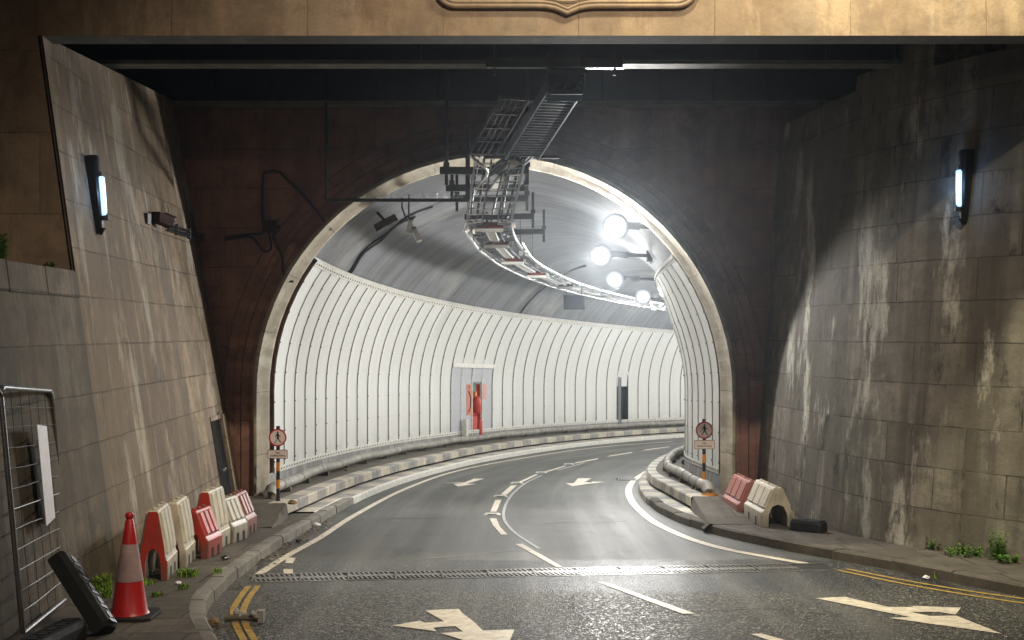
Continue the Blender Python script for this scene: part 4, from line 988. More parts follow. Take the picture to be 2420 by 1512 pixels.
# black cross arms that carry the tray
for k, s_ in enumerate((19.2, 20.9, 22.1, 24.5, 27.0)):
    e = thing('hanger_arm', 'black cross arm carrying the cable tray, %s from the front' % words[k], 'hanger', T(s_, TO, 5.28), 0, 'black hanger arms over the tray')
    z_ = 5.28; x0, x1 = (-.72, .62)
    mb = MB(); mb.bar(T(s_, TO + x0, z_), T(s_, TO + x1, z_), .10, .11); mb.build('arm', 'black', e)
    mb = MB()
    for o_ in (-.62, .6):
        top_ = 6.3 + S * s_ if s_ < 20 else VH + math.sqrt(VR ** 2 - (TO + o_) ** 2)
        mb.bar(T(s_, TO + o_, z_ - .22), T(s_, TO + o_, top_), .05, .05); mb.box(T(s_, TO + o_, z_ + .09), (.09, .09, .07))
    each(mb, 'rod', 'black', e)
    mb = MB()
    for o_ in (-.36, .36): mb.bar(tray_pt(s_, o_, 0), T(s_, TO + o_, z_ if s_ > 20 else z_ + .5), .012, .012)
    each(mb, 'drop_wire', 'black', e)
# hanging plate under the tray, far in
c = W(1356, 714, 33.5); mb = MB(); mb.box(c, (.55, .05, .38)); hs = thing('hanging_sign', 'dark back of a rectangular sign hung below the curving tray', 'sign', c)
mb.build('plate', 'steel_dark', hs, bevel=.01)
mb = MB(); 
for dx in (-.2, .2): mb.bar(c + Vector((dx, 0, .19)), c + Vector((dx, 0, .55)), .02, .02)
each(mb, 'hanger', 'black', hs)

# covered ladder rising from the tray to the trunking end under the front girder
A0, A1 = W(1337, 200, 15.75), W(1232, 366, 18.35); A2 = tray_pt(18.9)
ld = thing('cable_ladder', 'dark inclined cable ladder running from trunking down to the tunnel tray', 'cable ladder', A1)
def lat(a, b): d = b - a; d.z = 0; d.normalize(); return Vector((d.y, -d.x, 0))
mb = MB(); r_ = lat(A0, A1)
for sg in (-1, 1): mb.bar(A0 + r_ * .22 * sg, A1 + r_ * .24 * sg, .02, .16)
each(mb, 'side_rail', 'dull_galv', ld)
mb = MB()
for k in range(1, 26):
    t = k / 26; p = A0.lerp(A1, t) + Vector((0, 0, -.04)); mb.bar(p - r_ * .225, p + r_ * .225, .05, .03)
each(mb, 'rung', 'dull_galv', ld)
mb = MB()
for o_, rr in ((-.17, .03), (-.08, .035), (.02, .03), (.1, .04), (.17, .03)):
    mb.tube([A0 + r_ * o_, A0.lerp(A1, .5) + r_ * (o_ + .02) + Vector((0, 0, -.01)), A1 + r_ * o_, A2 + r_ * o_ * 1.3], rr, 7)
each(mb, 'cable', 'cable', ld, smooth=True)
mb = MB(); mb.bar(A1 + Vector((-.55, .1, -.02)), A1 + Vector((.55, .1, -.02)), .05, .04); each(mb, 'cross_rail', 'maroon', ld)
mb = MB(); p0, p1 = W(1214, 381, 18.4), W(1166, 448, 19.75); mb.bar(p0, p1, .13, .03); bt = thing('light_batten', 'white unlit batten sloping down outside, in front of the arch crown', 'light fitting', p0, 0, 'unlit battens along the tray')
mb.build('diffuser', 'white_tray', bt)
mb = MB()
for sg in (-1, 1): mb.bar(p0 + r_ * .072 * sg, p1 + r_ * .072 * sg, .014, .045)
each(mb, 'edge_rail', 'conduit', bt)
# smaller ladder to its left
B0, B1 = W(1215, 232, 17.0), W(1135, 372, 19.3)
l2 = thing('cable_ladder', 'narrow open cable ladder left of the main inclined ladder', 'cable ladder', B1)
rb = lat(B0, B1); mb = MB()
for sg in (-1, 1): mb.bar(B0 + rb * .2 * sg, B1 + rb * .2 * sg, .015, .07)
each(mb, 'side_rail', 'dull_galv', l2)
mb = MB()
for k in range(5): p = B0.lerp(B1, k / 4.4); mb.bar(p - rb * .2, p + rb * .2, .05, .05)
each(mb, 'rung', 'maroon', l2)
mb = MB()
for o_ in (-.1, -.02, .07): mb.tube([B0 + rb * o_, B0.lerp(B1, .6) + rb * (o_ + .02), B1 + rb * o_], .014, 6)
each(mb, 'cable', 'dull_galv', l2)
# trunking end box + its support bar
tk = thing('cable_trunking', 'open dark trunking end hung below the front girder', 'cable trunking', W(1337, 150, 15.7))
mb = MB(); Yt = 15.6; tl, tr, tb_, tt = W(1294, 222, Yt), W(1380, 222, Yt), W(1337, 222, Yt), W(1337, 160, Yt)
wd = tr.x - tl.x; ht = tt.z - tb_.z; cxn = (tl.x + tr.x) / 2
mb.box((cxn, Yt + .25, tb_.z + .015), (wd, .5, .03)); mb.box((tl.x + .012, Yt + .25, tb_.z + ht / 2 + .016), (.024, .5, ht)); mb.box((tr.x - .012, Yt + .25, tb_.z + ht / 2 + .016), (.024, .5, ht)); mb.box((cxn, Yt + .45, tb_.z + ht / 2 + .016), (wd - .05, .03, ht))
mb.build('trough', 'steel_dark', tk, bevel=.006)
mb = MB(); mb.tube([Vector((tl.x, Yt - .01, tt.z + .1)), Vector((tl.x, Yt - .01, tb_.z + .04)), Vector((tl.x + .03, Yt - .01, tb_.z)), Vector((tr.x - .03, Yt - .01, tb_.z)), Vector((tr.x, Yt - .01, tb_.z + .04)), Vector((tr.x, Yt - .01, tt.z + .1))], .012, 6); mb.build('rim', 'dull_galv', tk)
sb_ = thing('support_bar', 'dark red support bar with drop rods in front of the girder', 'beam', W(1309, 150, 15.5))
mb = MB(); p, q = W(1148, 148, 15.45), W(1471, 150, 15.45); mb.bar(p, q, .06, .11); mb.build('bar', 'maroon', sb_)
mb = MB(); p, q = W(1150, 160, 15.44), W(1471, 161, 15.44); mb.bar(p, q, .07, .012); mb.build('bright_edge', 'galv', sb_)
mb = MB()
for x in (1168, 1452): mb.bar(W(x, 178, 15.45), W(x, 60, 15.45), .035, .035)
for x in (1296, 1378): mb.bar(W(x, 175, 15.42), W(x, 122, 15.42), .05, .03)
each(mb, 'drop_rod', 'maroon', sb_)

# black hanging frame with bird spikes, left of the ladder
fr = thing('spiked_gantry', 'thin black rectangular gantry with bird spikes hung before the arch', 'gantry', W(938, 473, 19.3))
mb = MB(); a, b, c, d = W(770, 240, 19.3), W(770, 473, 19.3), W(1105, 473, 19.3), W(1105, 360, 19.3)
mb.bar(a, b, .045, .045); mb.bar(b + Vector((-.02, 0, 0)), c + Vector((.02, 0, 0)), .045, .05); mb.bar(c, d, .07, .06); mb.bar(d, W(1105, 300, 19.3), .05, .05); each(mb, 'bar', 'black', fr)
mb = MB()
for k in range(70):
    x = 845 + k * 3.6; p = W(x, 468, 19.3); mb.tube([p, p + Vector((random.uniform(-.02, .02), random.uniform(-.04, .04), .075))], [.003, .001], 4, caps=False)
mb.build('spikes', 'galv', fr)

# ------------------------------------------------------------------ cables on the portal wall, junction box, camera on the left wall
def smooth_path(P, n=6):
    Q = []
    for i in range(len(P) - 1):
        p0, p1, p2, p3 = P[max(i - 1, 0)], P[i], P[i + 1], P[min(i + 2, len(P) - 1)]
        for k in range(n):
            t = k / n; Q.append(0.5 * ((2 * p1) + (p2 - p0) * t + (2 * p0 - 5 * p1 + 4 * p2 - p3) * t * t + (3 * p1 - p0 - 3 * p2 + p3) * t ** 3))
    return Q + [P[-1]]
zz = (900, 650, 0.3307); yc = YP - .05
def cab(label, pts, r=.022, dy=0.0):
    mb = MB(); mb.tube(smooth_path([W(*q, yc + dy) for q in Z(*zz, pts)]), r, 7); return tag(mb.build('cable', 'cable', smooth=True), label, 'cable')
cab('black cable looping up over the brown wall and down to the arch', [(0, 915), (290, 870), (420, 865), (460, 800), (445, 600), (455, 200), (490, 120), (640, 112), (720, 180), (1000, 460), (1280, 815)])
cab('black cable sagging in a loop below the junction box', [(0, 935), (290, 900), (380, 970), (450, 1060), (510, 1075), (555, 1030), (545, 930), (525, 850)], .018, -.03)
cab('black cable hanging from the junction box down to the pale arch', [(585, 850), (600, 960), (680, 1120), (700, 1290), (730, 1420), (830, 1440)], .018, -.06)
p = W(*Z(*zz, [(540, 780)])[0], yc); mb = MB(); mb.box(p, (.2, .1, .16)); mb.box(p + Vector((0, 0, .09)), (.24, .12, .02)); mb.box(p + Vector((.13, 0, .0)), (.05, .05, .05))
tag(mb.build('junction_box', 'brown_box', bevel=.006), 'small brown junction box on the dark wall left of the arch', 'junction box')
# pair of conduits + camera on the left wall
def left_at(x, y, d=0.0):
    Y = 12.0
    while Y < 20.3:
        p = W(x, y, Y)
        if p.x >= xl(Y, p.z) : pass
        if xl(Y, p.z) >= p.x and False: break
        Y += .02
        q = W(x, y, Y)
        if (p.x - xl(Y - .02, p.z)) * (q.x - xl(Y, q.z)) <= 0: return q + Vector((d, 0, 0))
    return W(x, y, 20.2) + Vector((d, 0, 0))
mb = MB()
for dz in (0, -.05, -.09): mb.tube([left_at(388, 528, .05) + Vector((0, 0, dz)), left_at(440, 546, .05) + Vector((0, 0, dz)), left_at(487, 559, .05) + Vector((0, 0, dz))], .014, 6)
for x, y in ((410, 536), (440, 546), (465, 553)): mb.box(left_at(x, y, .04) + Vector((0, 0, -.04)), (.05, .03, .16), 1)
tag(mb.build('wall_conduit', ['dull_galv', 'rivet']), 'three thin conduits clipped along the left wall to its corner', 'conduit')
cm = thing('wall_camera', 'small brown surveillance camera with bird spikes on the left wall', 'camera', left_at(362, 520, .12))
c = left_at(362, 520, .14); dcam = Vector((.25, 1, -.12)).normalized()
mb = MB(); mb.bar(c - dcam * .22, c + dcam * .16, .13, .14); mb.bar(c - dcam * .06 + Vector((0, 0, .08)), c + dcam * .22 + Vector((0, 0, .08)), .15, .015); mb.build('body', 'brown_box', cm, bevel=.008)
mb = MB(); mb.tube([c + dcam * .161, c + dcam * .21], .055, 12); mb.build('lens', 'black', cm)
mb = MB(); mb.bar(c - dcam * .1, left_at(362, 520, -.02) - dcam * .1, .07, .07); mb.box(left_at(345, 517, .02), (.05, .16, .14)); mb.build('bracket', 'rivet', cm)
mb = MB()
for k in range(12): p = c + dcam * (-.1 + k * .028) + Vector((0, 0, .085)); mb.tube([p, p + Vector((.05 * math.cos(k), .06 * math.sin(k * 2.3), .16))], [.003, .001], 4, caps=False)
mb.build('spikes', 'galv', cm)
# two cameras hanging inside the mouth, and a cover box on the vault
for i, (x, y, Yd, ang, lab) in enumerate(((968, 536, 22.6, .9, 'upper of two small cameras hanging inside the vault at left'), (984, 556, 22.6, -.6, 'lower of two small cameras hanging inside the vault at left'))):
    c = W(x, y, Yd); e = thing('vault_camera', lab, 'camera', c, 0, 'cameras hanging in the vault')
    d_ = Vector((.25 if i else -.1, -.25, -.5 if i else -.75)).normalized()
    mb = MB(); mb.bar(c - d_ * .13, c + d_ * .13, .09, .09, up=(1, 0, 0)); mb.build('body', 'white_tray', e, bevel=.01)
    mb = MB(); mb.bar(c - d_ * .13, c - d_ * .15, .10, .10, up=(1, 0, 0)); mb.build('back_cap', 'black', e)
    mb = MB(); top_ = W(x - 18, y - 45, Yd); mb.tube([c - d_ * .12, c + Vector((-.06, 0, .12)), top_, Vector((top_.x, top_.y, zg(top_.x, Yd) + VH + math.sqrt(VR ** 2 - (top_.x - XC) ** 2) - .02))], .016, 6); mb.build('bracket', 'black', e)
c = W(912, 527, 22.6); c2 = c + Vector((0, 0, 0)); rt = Matrix.Rotation(-math.atan2(26, 48), 3, 'Y')
mb = MB(); mb.box(c, (.42, .3, .12), 0, rt); mb.box(c + rt @ Vector((0, 0, -.066)), (.43, .31, .012), 1, rt); mb.bar(c + rt @ Vector((0, 0, .05)), c + rt @ Vector((-.1, 0, .45)), .05, .05)
tag(mb.build('cover_box', ['brown_box', 'dull_galv']), 'brown cover box fixed under the vault beside the small cameras', 'box')

# ------------------------------------------------------------------ torch lamps on the side walls
glow = emit('tube_glow', (0.40, 0.70, 1.0), 1.5)
def torch(loc, outw, label, axis):
    e = thing('wall_lamp', label, 'wall lamp', loc, 0, 'torch shaped wall lamps')
    outw = Vector(outw).normalized(); sd = Vector((-outw.y, outw.x, 0)).normalized(); ax = Vector(axis).normalized()
    H = .86; mb = MB(); rows = []
    for t, w_, d_ in ((0, .012, .015), (.08, .035, .07), (.3, .05, .10), (.7, .064, .125), (.97, .075, .14), (1, .068, .13)):
        p = loc + ax * (H * (t - .5)); rows.append([p - sd * w_, p - sd * w_ + outw * d_ * .8, p - sd * w_ * .45 + outw * d_, p + sd * w_ * .45 + outw * d_, p + sd * w_ + outw * d_ * .8, p + sd * w_])
    mb.grid(rows, close=True); mb.face(rows[0][::-1]); mb.face(rows[-1]); mb.build('housing', 'black', e, smooth=True)
    mb = MB(); mb.tube([loc + ax * (-.24) + outw * .095, loc + ax * (-.2) + outw * .115, loc + ax * .18 + outw * .14, loc + ax * .21 + outw * .12], [.015, .032, .036, .022], 12); mb.build('glowing_tube', glow, e, smooth='all')
    mb = MB()
    for t in (-.26, .22): mb.tube([loc + ax * (t - .025) + outw * .112, loc + ax * (t + .025) + outw * .115], .046, 12)
    mb.tube([loc + ax * (-.44) + outw * .04, loc + ax * (-.36) + outw * .06], [.012, .05], 10); each(mb, 'cap', 'black', e)
    point_light('torch_glow', loc + outw * .3, 5.0, (.35, .6, 1.0), .06)
pl_ = left_at(216, 462, .0); torch(pl_, (1, -.1, .1), 'tall dark torch lamp glowing on the pale left wall', (-.15, 0, 1))
def right_at(x, y):
    Y = 13.0; 
    while Y < 20:
        p = W(x, y, Y)
        if p.x > xr(Y, p.z): return p
        Y += .02
    return p
pr_ = right_at(2287, 442); torch(pr_, (-1, -.35, 0), 'tall dark torch lamp glowing on the sooty right wall', (.06, 0, 1))

# ------------------------------------------------------------------ no pedestrians signs
def walker(c, sc):
    """black walking figure as flat polygons facing the camera"""
    mb = MB(); f = lambda pts: mb.prism([c + Vector((x * sc, -.004, z * sc)) for x, z in pts], (0, -.003, 0))
    mb.prism([c + Vector((.02 * sc + .13 * sc * math.cos(t), -.004, .78 * sc + .13 * sc * math.sin(t))) for t in (2 * math.pi * k / 14 for k in range(14))], (0, -.003, 0))
    f([(-.10, .62), (.10, .64), (.20, .50), (.18, -.02), (-.08, -.04), (-.14, .3)])
    f([(-.06, .60), (-.18, .52), (-.34, .18), (-.28, .02), (-.20, .06), (-.24, .2), (-.10, .40)])
    f([(.08, .56), (.18, .36), (.46, .22), (.44, .13), (.12, .24)])
    f([(-.08, 0), (.08, -.02), (-.04, -.34), (-.32, -.74), (-.22, -.82), (-.42, -.82), (-.42, -.74), (-.16, -.34)])
    f([(.0, 0), (.18, 0), (.30, -.36), (.50, -.64), (.62, -.64), (.60, -.72), (.40, -.74), (.16, -.38)])
    return mb
def nosign(base, H, label, dc, dr, pc, pw, ph):
    """post, round plate centre height, text plate (all heights over the foot)"""
    e = thing('no_pedestrians_sign', label, 'road sign', base, 0, 'no pedestrians signs')
    mb = MB(); r = .028
    def ring(z0, z1, m): mb.lathe([(r, z0), (r, z1)], base, 14, m)
    ring(0, H, 0); mb.lathe([(r + .008, 0), (r + .006, .02)], base, 14, 0); mb.build('post', 'post_dark', e, smooth=True)
    mb = MB()
    for z0, z1 in ((H * .17, H * .285), (H * .40, H * .52)): mb.lathe([(r + .0015, z0), (r + .0015, z1)], base, 14)
    each(mb, 'amber_band', 'amber', e, smooth=True)
    c = base + Vector((0, -r - .012, dc)); n = 40
    mb = MB(); mb.prism([c + Vector((dr * math.cos(t), .006, dr * math.sin(t))) for t in (2 * math.pi * k / n for k in range(n))], (0, -.008, 0)); disc = mb.build('disc', 'sign_red', e)
    mb = MB(); mb.prism([c + Vector((dr * .83 * math.cos(t), -.001, dr * .83 * math.sin(t))) for t in (2 * math.pi * k / n for k in range(n))], (0, -.003, 0)); mb.build('disc_face', 'sign_white', disc)
    walker(c, dr * .78).build('walking_figure', 'ink', disc)
    c = base + Vector((0, -r - .012, pc))
    def rr(w, h, q, y):
        p = []
        for sx, sz, a in ((1, 1, 0), (-1, 1, 90), (-1, -1, 180), (1, -1, 270)):
            for k in range(5): t = math.radians(a + 22.5 * k); p.append(c + Vector((sx * (w - q) + q * math.cos(t), y, sz * (h - q) + q * math.sin(t))))
        return p
    mb = MB(); mb.prism(rr(pw, ph, .012, .006), (0, -.008, 0)); pl = mb.build('text_plate', 'ink', e)
    mb = MB(); mb.prism(rr(pw - .007, ph - .007, .008, -.001), (0, -.003, 0)); mb.build('plate_face', 'sign_white', pl)
    text_mesh('No\npedestrians', ph * .74, 'lettering', 'ink', pl, Matrix.Translation(c + Vector((0, -.006, .0)) - base) @ Matrix.Rotation(math.pi / 2, 4, 'X'))
    return e
pb = T(18.75, -3.46 - XC, .33); pb.x = (657 - CX) * pb.y / F
k_ = pb.y / F
nosign(pb, 177 * k_, 'no pedestrians sign on the left walkway, left of the road', 150 * k_, 21 * k_, 111 * k_, 23.5 * k_, 10.5 * k_)
pb = T(20.25, 3.35, .33); pb.x = (1663 - CX) * pb.y / F; k_ = pb.y / F
nosign(pb, 173 * k_, 'no pedestrians sign on the right walkway, right of the road', 147 * k_, 20.5 * k_, 113 * k_, 24 * k_, 10.5 * k_)

# ------------------------------------------------------------------ barriers
def barrier_mesh(L, Wd, H, topw, ledge_h, ledge_w, arch_h, arch_w, ribs, slots):
    """hollow plastic barrier along +Y: stepped A profile, arched underside, upright ribs, lift slots"""
    mb = MB(); w, t = Wd / 2, topw / 2
    prof = [(w, 0), (w, ledge_h), (w - .012, ledge_h + .012), (ledge_w / 2, ledge_h + .045), (ledge_w / 2 - .004, ledge_h + .07), (t + (ledge_w / 2 - t) * .85, ledge_h + (H - ledge_h) * .28), (t, H - .02), (t - .015, H)]
    full = prof + [(-x, z) for x, z in prof[::-1]]
    aw = arch_w / 2
    inner = [(-aw, 0), (-aw * .96, arch_h * .55), (-aw * .6, arch_h * .9), (0, arch_h), (aw * .6, arch_h * .9), (aw * .96, arch_h * .55), (aw, 0)]
    ys = [0, .012, L - .012, L]
    rows = [[Vector((x * (.97 if y in (0, L) else 1), y, z * (.985 if y in (0, L) else 1))) for x, z in full] for y in ys]
    mb.grid(rows)
    mb.grid([[Vector((x, y, z)) for x, z in inner[::-1]] for y in (0, L)])
    for y in (0, L):
        f = [Vector((x * .97, y, z * .985)) for x, z in full] + [Vector((x, y, z)) for x, z in inner]
        mb.face(f if y == 0 else f[::-1], 1)
    for sx in (-1, 1):
        mb.face([Vector((sx * w, 0, 0)), Vector((sx * aw, 0, 0)), Vector((sx * aw, L, 0)), Vector((sx * w, L, 0))])
    # raised rib pads on both slopes
    z0, z1 = ledge_h + .07, H - .025
    def xs(z): return lerp([(pz, px) for px, pz in prof], z)
    for sx in (-1, 1):
        for k in range(ribs):
            y0 = .03 + (L - .06) * k / ribs + .012; y1 = .03 + (L - .06) * (k + 1) / ribs - .022
            zs = [z0, z0 + (z1 - z0) * .3, z1]; d = .022
            rr = [[Vector((sx * xs(z), y0 - .006, z)), Vector((sx * (xs(z) + d), y0 + .006, z)), Vector((sx * (xs(z) + d), y1 - .006, z)), Vector((sx * xs(z), y1 + .006, z))] for z in zs]
            mb.grid(rr); mb.face(rr[0]); mb.face(rr[-1])
    sl = MB()
    for sx in (-1, 1):
        for k in range(slots):
            yc = L * (k + .75) / (slots + .5); sl.box((sx * (w - .004), yc, .055), (.012, .07, .11))
    kn = MB()
    for k in range(3): kn.lathe([(.02, 0), (.024, .008), (.012, .02)], Vector((0, .08 + (L - .16) * k / 2, H)), 10)
    return mb, sl, kn
def barrier(spec, mats, loc, rz, label, group):
    e = thing('road_barrier', label, 'barrier', loc, rz, group)
    mb, sl, kn = barrier_mesh(**spec); mb.build('body', mats, e, local=True, bevel=.006)
    each(sl, 'lift_slot', 'void', e, local=True); each(kn, 'filler_cap', mats[0], e, local=True); return e
TALL = dict(L=.60, Wd=.29, H=.69, topw=.11, ledge_h=.19, ledge_w=.25, arch_h=.31, arch_w=.15, ribs=3, slots=2)
LOWB = dict(L=.46, Wd=.40, H=.53, topw=.13, ledge_h=.20, ledge_w=.33, arch_h=.29, arch_w=.22, ribs=3, slots=2)
LONG = dict(L=.98, Wd=.46, H=.53, topw=.13, ledge_h=.19, ledge_w=.36, arch_h=.30, arch_w=.26, ribs=3, slots=2)
GRP = 'plastic barriers along the left wall'
def gpp(x, y): return gp(x, y, .122)
barrier(TALL, ['bar_white', 'bar_red'], gpp(361, 1372), .10, 'tall barrier with red end, directly behind the traffic cone', GRP)
barrier(TALL, ['bar_white', 'bar_white'], Vector((-3.575, 13.36, -S * 13.36 + .122)), .08, 'tall all cream barrier between the two tall red ones', GRP)
barrier(LOWB, ['bar_red', 'bar_red'], Vector((-3.56, 14.08, -S * 14.08 + .122)), -.12, 'low red barrier with filler caps right of the tall cream one', GRP)
barrier(TALL, ['bar_white', 'bar_red'], Vector((-3.56, 14.70, -S * 14.70 + .122)), -.04, 'tall red ended barrier standing behind the low red one', GRP)
barrier(LOWB, ['bar_white', 'bar_white'], Vector((-3.58, 15.46, -S * 15.46 + .122)), -.18, 'low cream barrier near the far end of the left row', GRP)
barrier(LOWB, ['bar_faded', 'bar_faded'], Vector((-3.57, 16.2, -S * 16.2 + .122)), -.06, 'low faded red barrier, farthest in the left row', GRP)
barrier(LONG, ['bar_white', 'bar_white'], gpp(1838, 1245), .06, 'long cream barrier nearest the camera by the right wall', 'barriers by the right wall')
barrier(LONG, ['bar_faded', 'bar_faded'], Vector((3.48, 18.32, -S * 18.32 + .122)), .06, 'long faded red barrier behind the cream one by the right wall', 'barriers by the right wall')

# ------------------------------------------------------------------ cone, fence, rubber feet
c = gpp(306, 1458); cn = thing('traffic_cone', 'red traffic cone with pale sleeve on a black base', 'traffic cone', c)
Hc = .87
def cr(z): return .155 - (.155 - .034) * (z / (Hc - .06))
mb = MB(); mb.lathe([(cr(.03) + .012, .035), (cr(.05), .055), (cr(.31), .31), (cr(.61), .61), (cr(.80), .80), (.028, .81), (.026, .825), (.036, .835), (.036, .855), (.026, Hc), (.01, Hc + .004)], c, 28); mb.build('cone_body', 'cone_red', cn, smooth=True)
mb = MB(); mb.lathe([(cr(.31) + .003, .308), (cr(.31) + .003, .31), (cr(.61) + .003, .61), (cr(.61), .612)], c, 28); mb.build('sleeve', 'cone_white', cn, smooth=True)
mb = MB(); b_ = .225; q = .05
oct_ = [(-b_ + q, -b_), (b_ - q, -b_), (b_, -b_ + q), (b_, b_ - q), (b_ - q, b_), (-b_ + q, b_), (-b_, b_ - q), (-b_, -b_ + q)]
mb.prism([c + Vector((x, y, .0)) for x, y in oct_], (0, 0, .035)); mb.build('base', 'rubber', cn, bevel=.008)

FR0, FR1 = Vector((-3.66, 9.5, -S * 9.5 + .2)), Vector((-3.99, 11.47, -S * 11.47 + .16)); lean = Vector((-.17, 0, 1.84))
fe = thing('temporary_fence', 'leaning galvanised temporary fence panel at the left edge', 'fence', FR1)
def fpt(u, v): return FR0.lerp(FR1, u) + lean * v
mb = MB(); rc = .06
mb.tube([fpt(0, 0), fpt(0, .96), fpt(.02, .99), fpt(.04, 1), fpt(.96, 1), fpt(.985, .99), fpt(1, .96), fpt(1, 0), fpt(0, 0)], .021, 10); mb.tube([fpt(.0, .5), fpt(1, .5)], .006, 6); mb.build('frame', 'galv', fe, smooth=True)
mb = MB()
for k in range(1, 12):
    v = k / 12; mb.tube([fpt(0, v), fpt(.3, v - .004 * math.sin(k)), fpt(.7, v + .005 * math.sin(k * 2)), fpt(1, v)], .004, 5)
for k in range(1, 6): mb.tube([fpt(k / 6, 0), fpt(k / 6, 1)], .003, 4)
mb.build('wire_mesh', 'galv', fe)
mb = MB(); s1, s2, v0, v1 = .56, .76, .40, .83
n_ = Vector((.02, 0, 0)); mb.prism([fpt(s1, v0 - .02) + n_, fpt(s2, v0) + n_, fpt(s2, v1) + n_, fpt(s1, v1 + .01) + n_], (.004, 0, 0))
pn = mb.build('sheet', 'paper', None); tag(pn, 'blank white sheet tied to the leaning fence panel', 'sign'); pn.name = 'white_sheet'
def foot(mat, L=.74, Wd=.21, Hh=.15):
    """moulded rubber fence foot along X with a row of sockets in its top"""
    mb = MB(); w = Wd / 2
    pr = [(-w, 0), (w, 0), (w, Hh * .7), (w * .8, Hh), (-w * .8, Hh), (-w, Hh * .7)]
    rows = [[Vector((x, y * sc, z * (1 if abs(x) < L / 2 - .03 else .8))) for y, z in pr] for x, sc in ((-L / 2, .82), (-L / 2 + .04, 1), (L / 2 - .04, 1), (L / 2, .82))]
    mb.grid(rows, close=True); mb.face(rows[0][::-1]); mb.face(rows[-1])
    so = MB()
    for k in range(5):
        x = -L / 2 + .1 + k * (L - .2) / 4; so.lathe([(.036, Hh), (.036, Hh + .006), (.022, Hh + .006)], Vector((x, 0, 0)), 12)
        so.box((x + .06, 0, Hh + .002), (.03, .1, .006))
    return mb, so
def put_foot(loc, rot, label, ledge='dull_galv', L=.78):
    e = thing('rubber_block', label, 'rubber block', loc, 0, 'rubber fence blocks'); e.rotation_euler = rot
    mb, so = foot('rubber', L); mb.build('block', 'rubber', e, local=True, bevel=.008); each(so, 'socket', ledge, e, local=True); return e
ta, tb2 = W(120, 1322, 10.15), W(240, 1512, 9.8); mid = (ta + tb2) / 2; d_ = (tb2 - ta).normalized()
xa = d_; za = Vector((1, .12, .75)); za = (za - xa * za.dot(xa)).normalized(); ya = za.cross(xa)
ft = put_foot(mid, Matrix((xa, ya, za)).transposed().to_euler(), 'black rubber fence foot propped up at a slant beside the cone')
p = gpp(150, 1516); put_foot(p + Vector((0, -.25, 0)), (0, 0, 1.45), 'black rubber fence foot lying flat under the fence')
p = gpp(1916, 1258); put_foot(p + Vector((0, .14, 0)), (0, 0, -.75), 'black rubber fence foot lying beside the right hand barriers', L=.46)

# ------------------------------------------------------------------ weeds, litter
def tuft(name, base, n, r, h, mat, label, cat='weed', broad=False):
    mb = MB()
    if broad:
        for st in range(max(4, n // 6)):
            a = random.random() * 6.283; q = r * math.sqrt(random.random()); p = base + Vector((q * math.cos(a), q * math.sin(a) * .6, 0)); hh = h * random.uniform(.5, 1.05); ln = Vector((random.uniform(-.3, .3), random.uniform(-.3, .3), 1)) * hh
            mb.face([p - Vector((.003, 0, 0)), p + Vector((.003, 0, 0)), p + ln])
            for lf in range(26):
                t = random.uniform(.1, 1); b = random.random() * 6.283; o = p + ln * t; L_ = random.uniform(.018, .05) * (1.2 - .5 * t); d = Vector((math.cos(b), math.sin(b), random.uniform(-.2, .6))) * L_; s_ = Vector((-math.sin(b), math.cos(b), .2)) * L_ * .28
                mb.face([o, o + d * .5 + s_, o + d, o + d * .5 - s_])
        return tag(mb.build(name, mat, weld=False), label, cat, 'weeds in the paving')
    for k in range(n):
        a = random.random() * 6.283; q = r * math.sqrt(random.random()); p = base + Vector((q * math.cos(a), q * math.sin(a) * .8, 0))
        hh = h * random.uniform(.45, 1); b = random.random() * 6.283; ln = hh * random.uniform(.3, .9); w = (.006 if not broad else .016) * random.uniform(.7, 1.4)
        t1 = p + Vector((ln * .4 * math.cos(b), ln * .4 * math.sin(b), hh * .7)); t2 = p + Vector((ln * math.cos(b), ln * math.sin(b), hh)); s_ = Vector((-math.sin(b), math.cos(b), 0)) * w
        mb.face([p - s_ * .6, p + s_ * .6, t1 + s_, t1 - s_]); mb.face([t1 - s_, t1 + s_, t2])
    return tag(mb.build(name, mat, weld=False), label, cat, 'weeds in the paving')
for x, y, n, r, h, lab in ((443, 1362, 160, .10, .09, 'brightest green grass tuft on paving below the tall cream barrier'), (513, 1356, 30, .05, .07, 'small yellow green tuft near the left kerb'), (433, 1392, 50, .05, .06, 'small tuft beside white litter in front of the red ended barrier'),
                          (372, 1408, 60, .06, .05, 'low green patch right of the cone'), (240, 1395, 120, .09, .17, 'taller green weed at the wall foot behind the cone'), (345, 1380, 60, .10, .06, 'thin grass at the foot of the first barrier'), (252, 1412, 40, .05, .10, 'short weed left of the cone base')):
    tuft('grass_tuft', gpp(x, y), n, r, h, 'grass', lab)
for x, y, n, r, h, lab in ((2225, 1299, 150, .17, .17, 'leafy weed clump, leftmost at the foot of the right wall'), (2290, 1312, 200, .3, .12, 'low sprawling weed in the middle of the right wall row'), (2352, 1322, 170, .10, .34, 'tall leafy weed stem by the right wall'), (2385, 1330, 90, .14, .10, 'low weed at the far right of the wall foot')):
    tuft('wall_weed', gpp(x, y), n, r, h, 'weed', lab, broad=True)
tuft('kerb_weed', gp(2212, 1368, .0), 24, .03, .10, 'grass', 'tiny green weed in the right hand gutter')
tuft('coping_weed', Vector((xl(10.9, 2.69) - .1, 10.9, 2.69)), 140, .09, .26, 'weed', 'bushy weed growing on the coping at the left edge', broad=True)
tuft('coping_weed', Vector((xl(12.4, 2.69) - .15, 12.4, 2.69)), 50, .08, .07, 'weed', 'small weed on the coping next to the facade', broad=True)
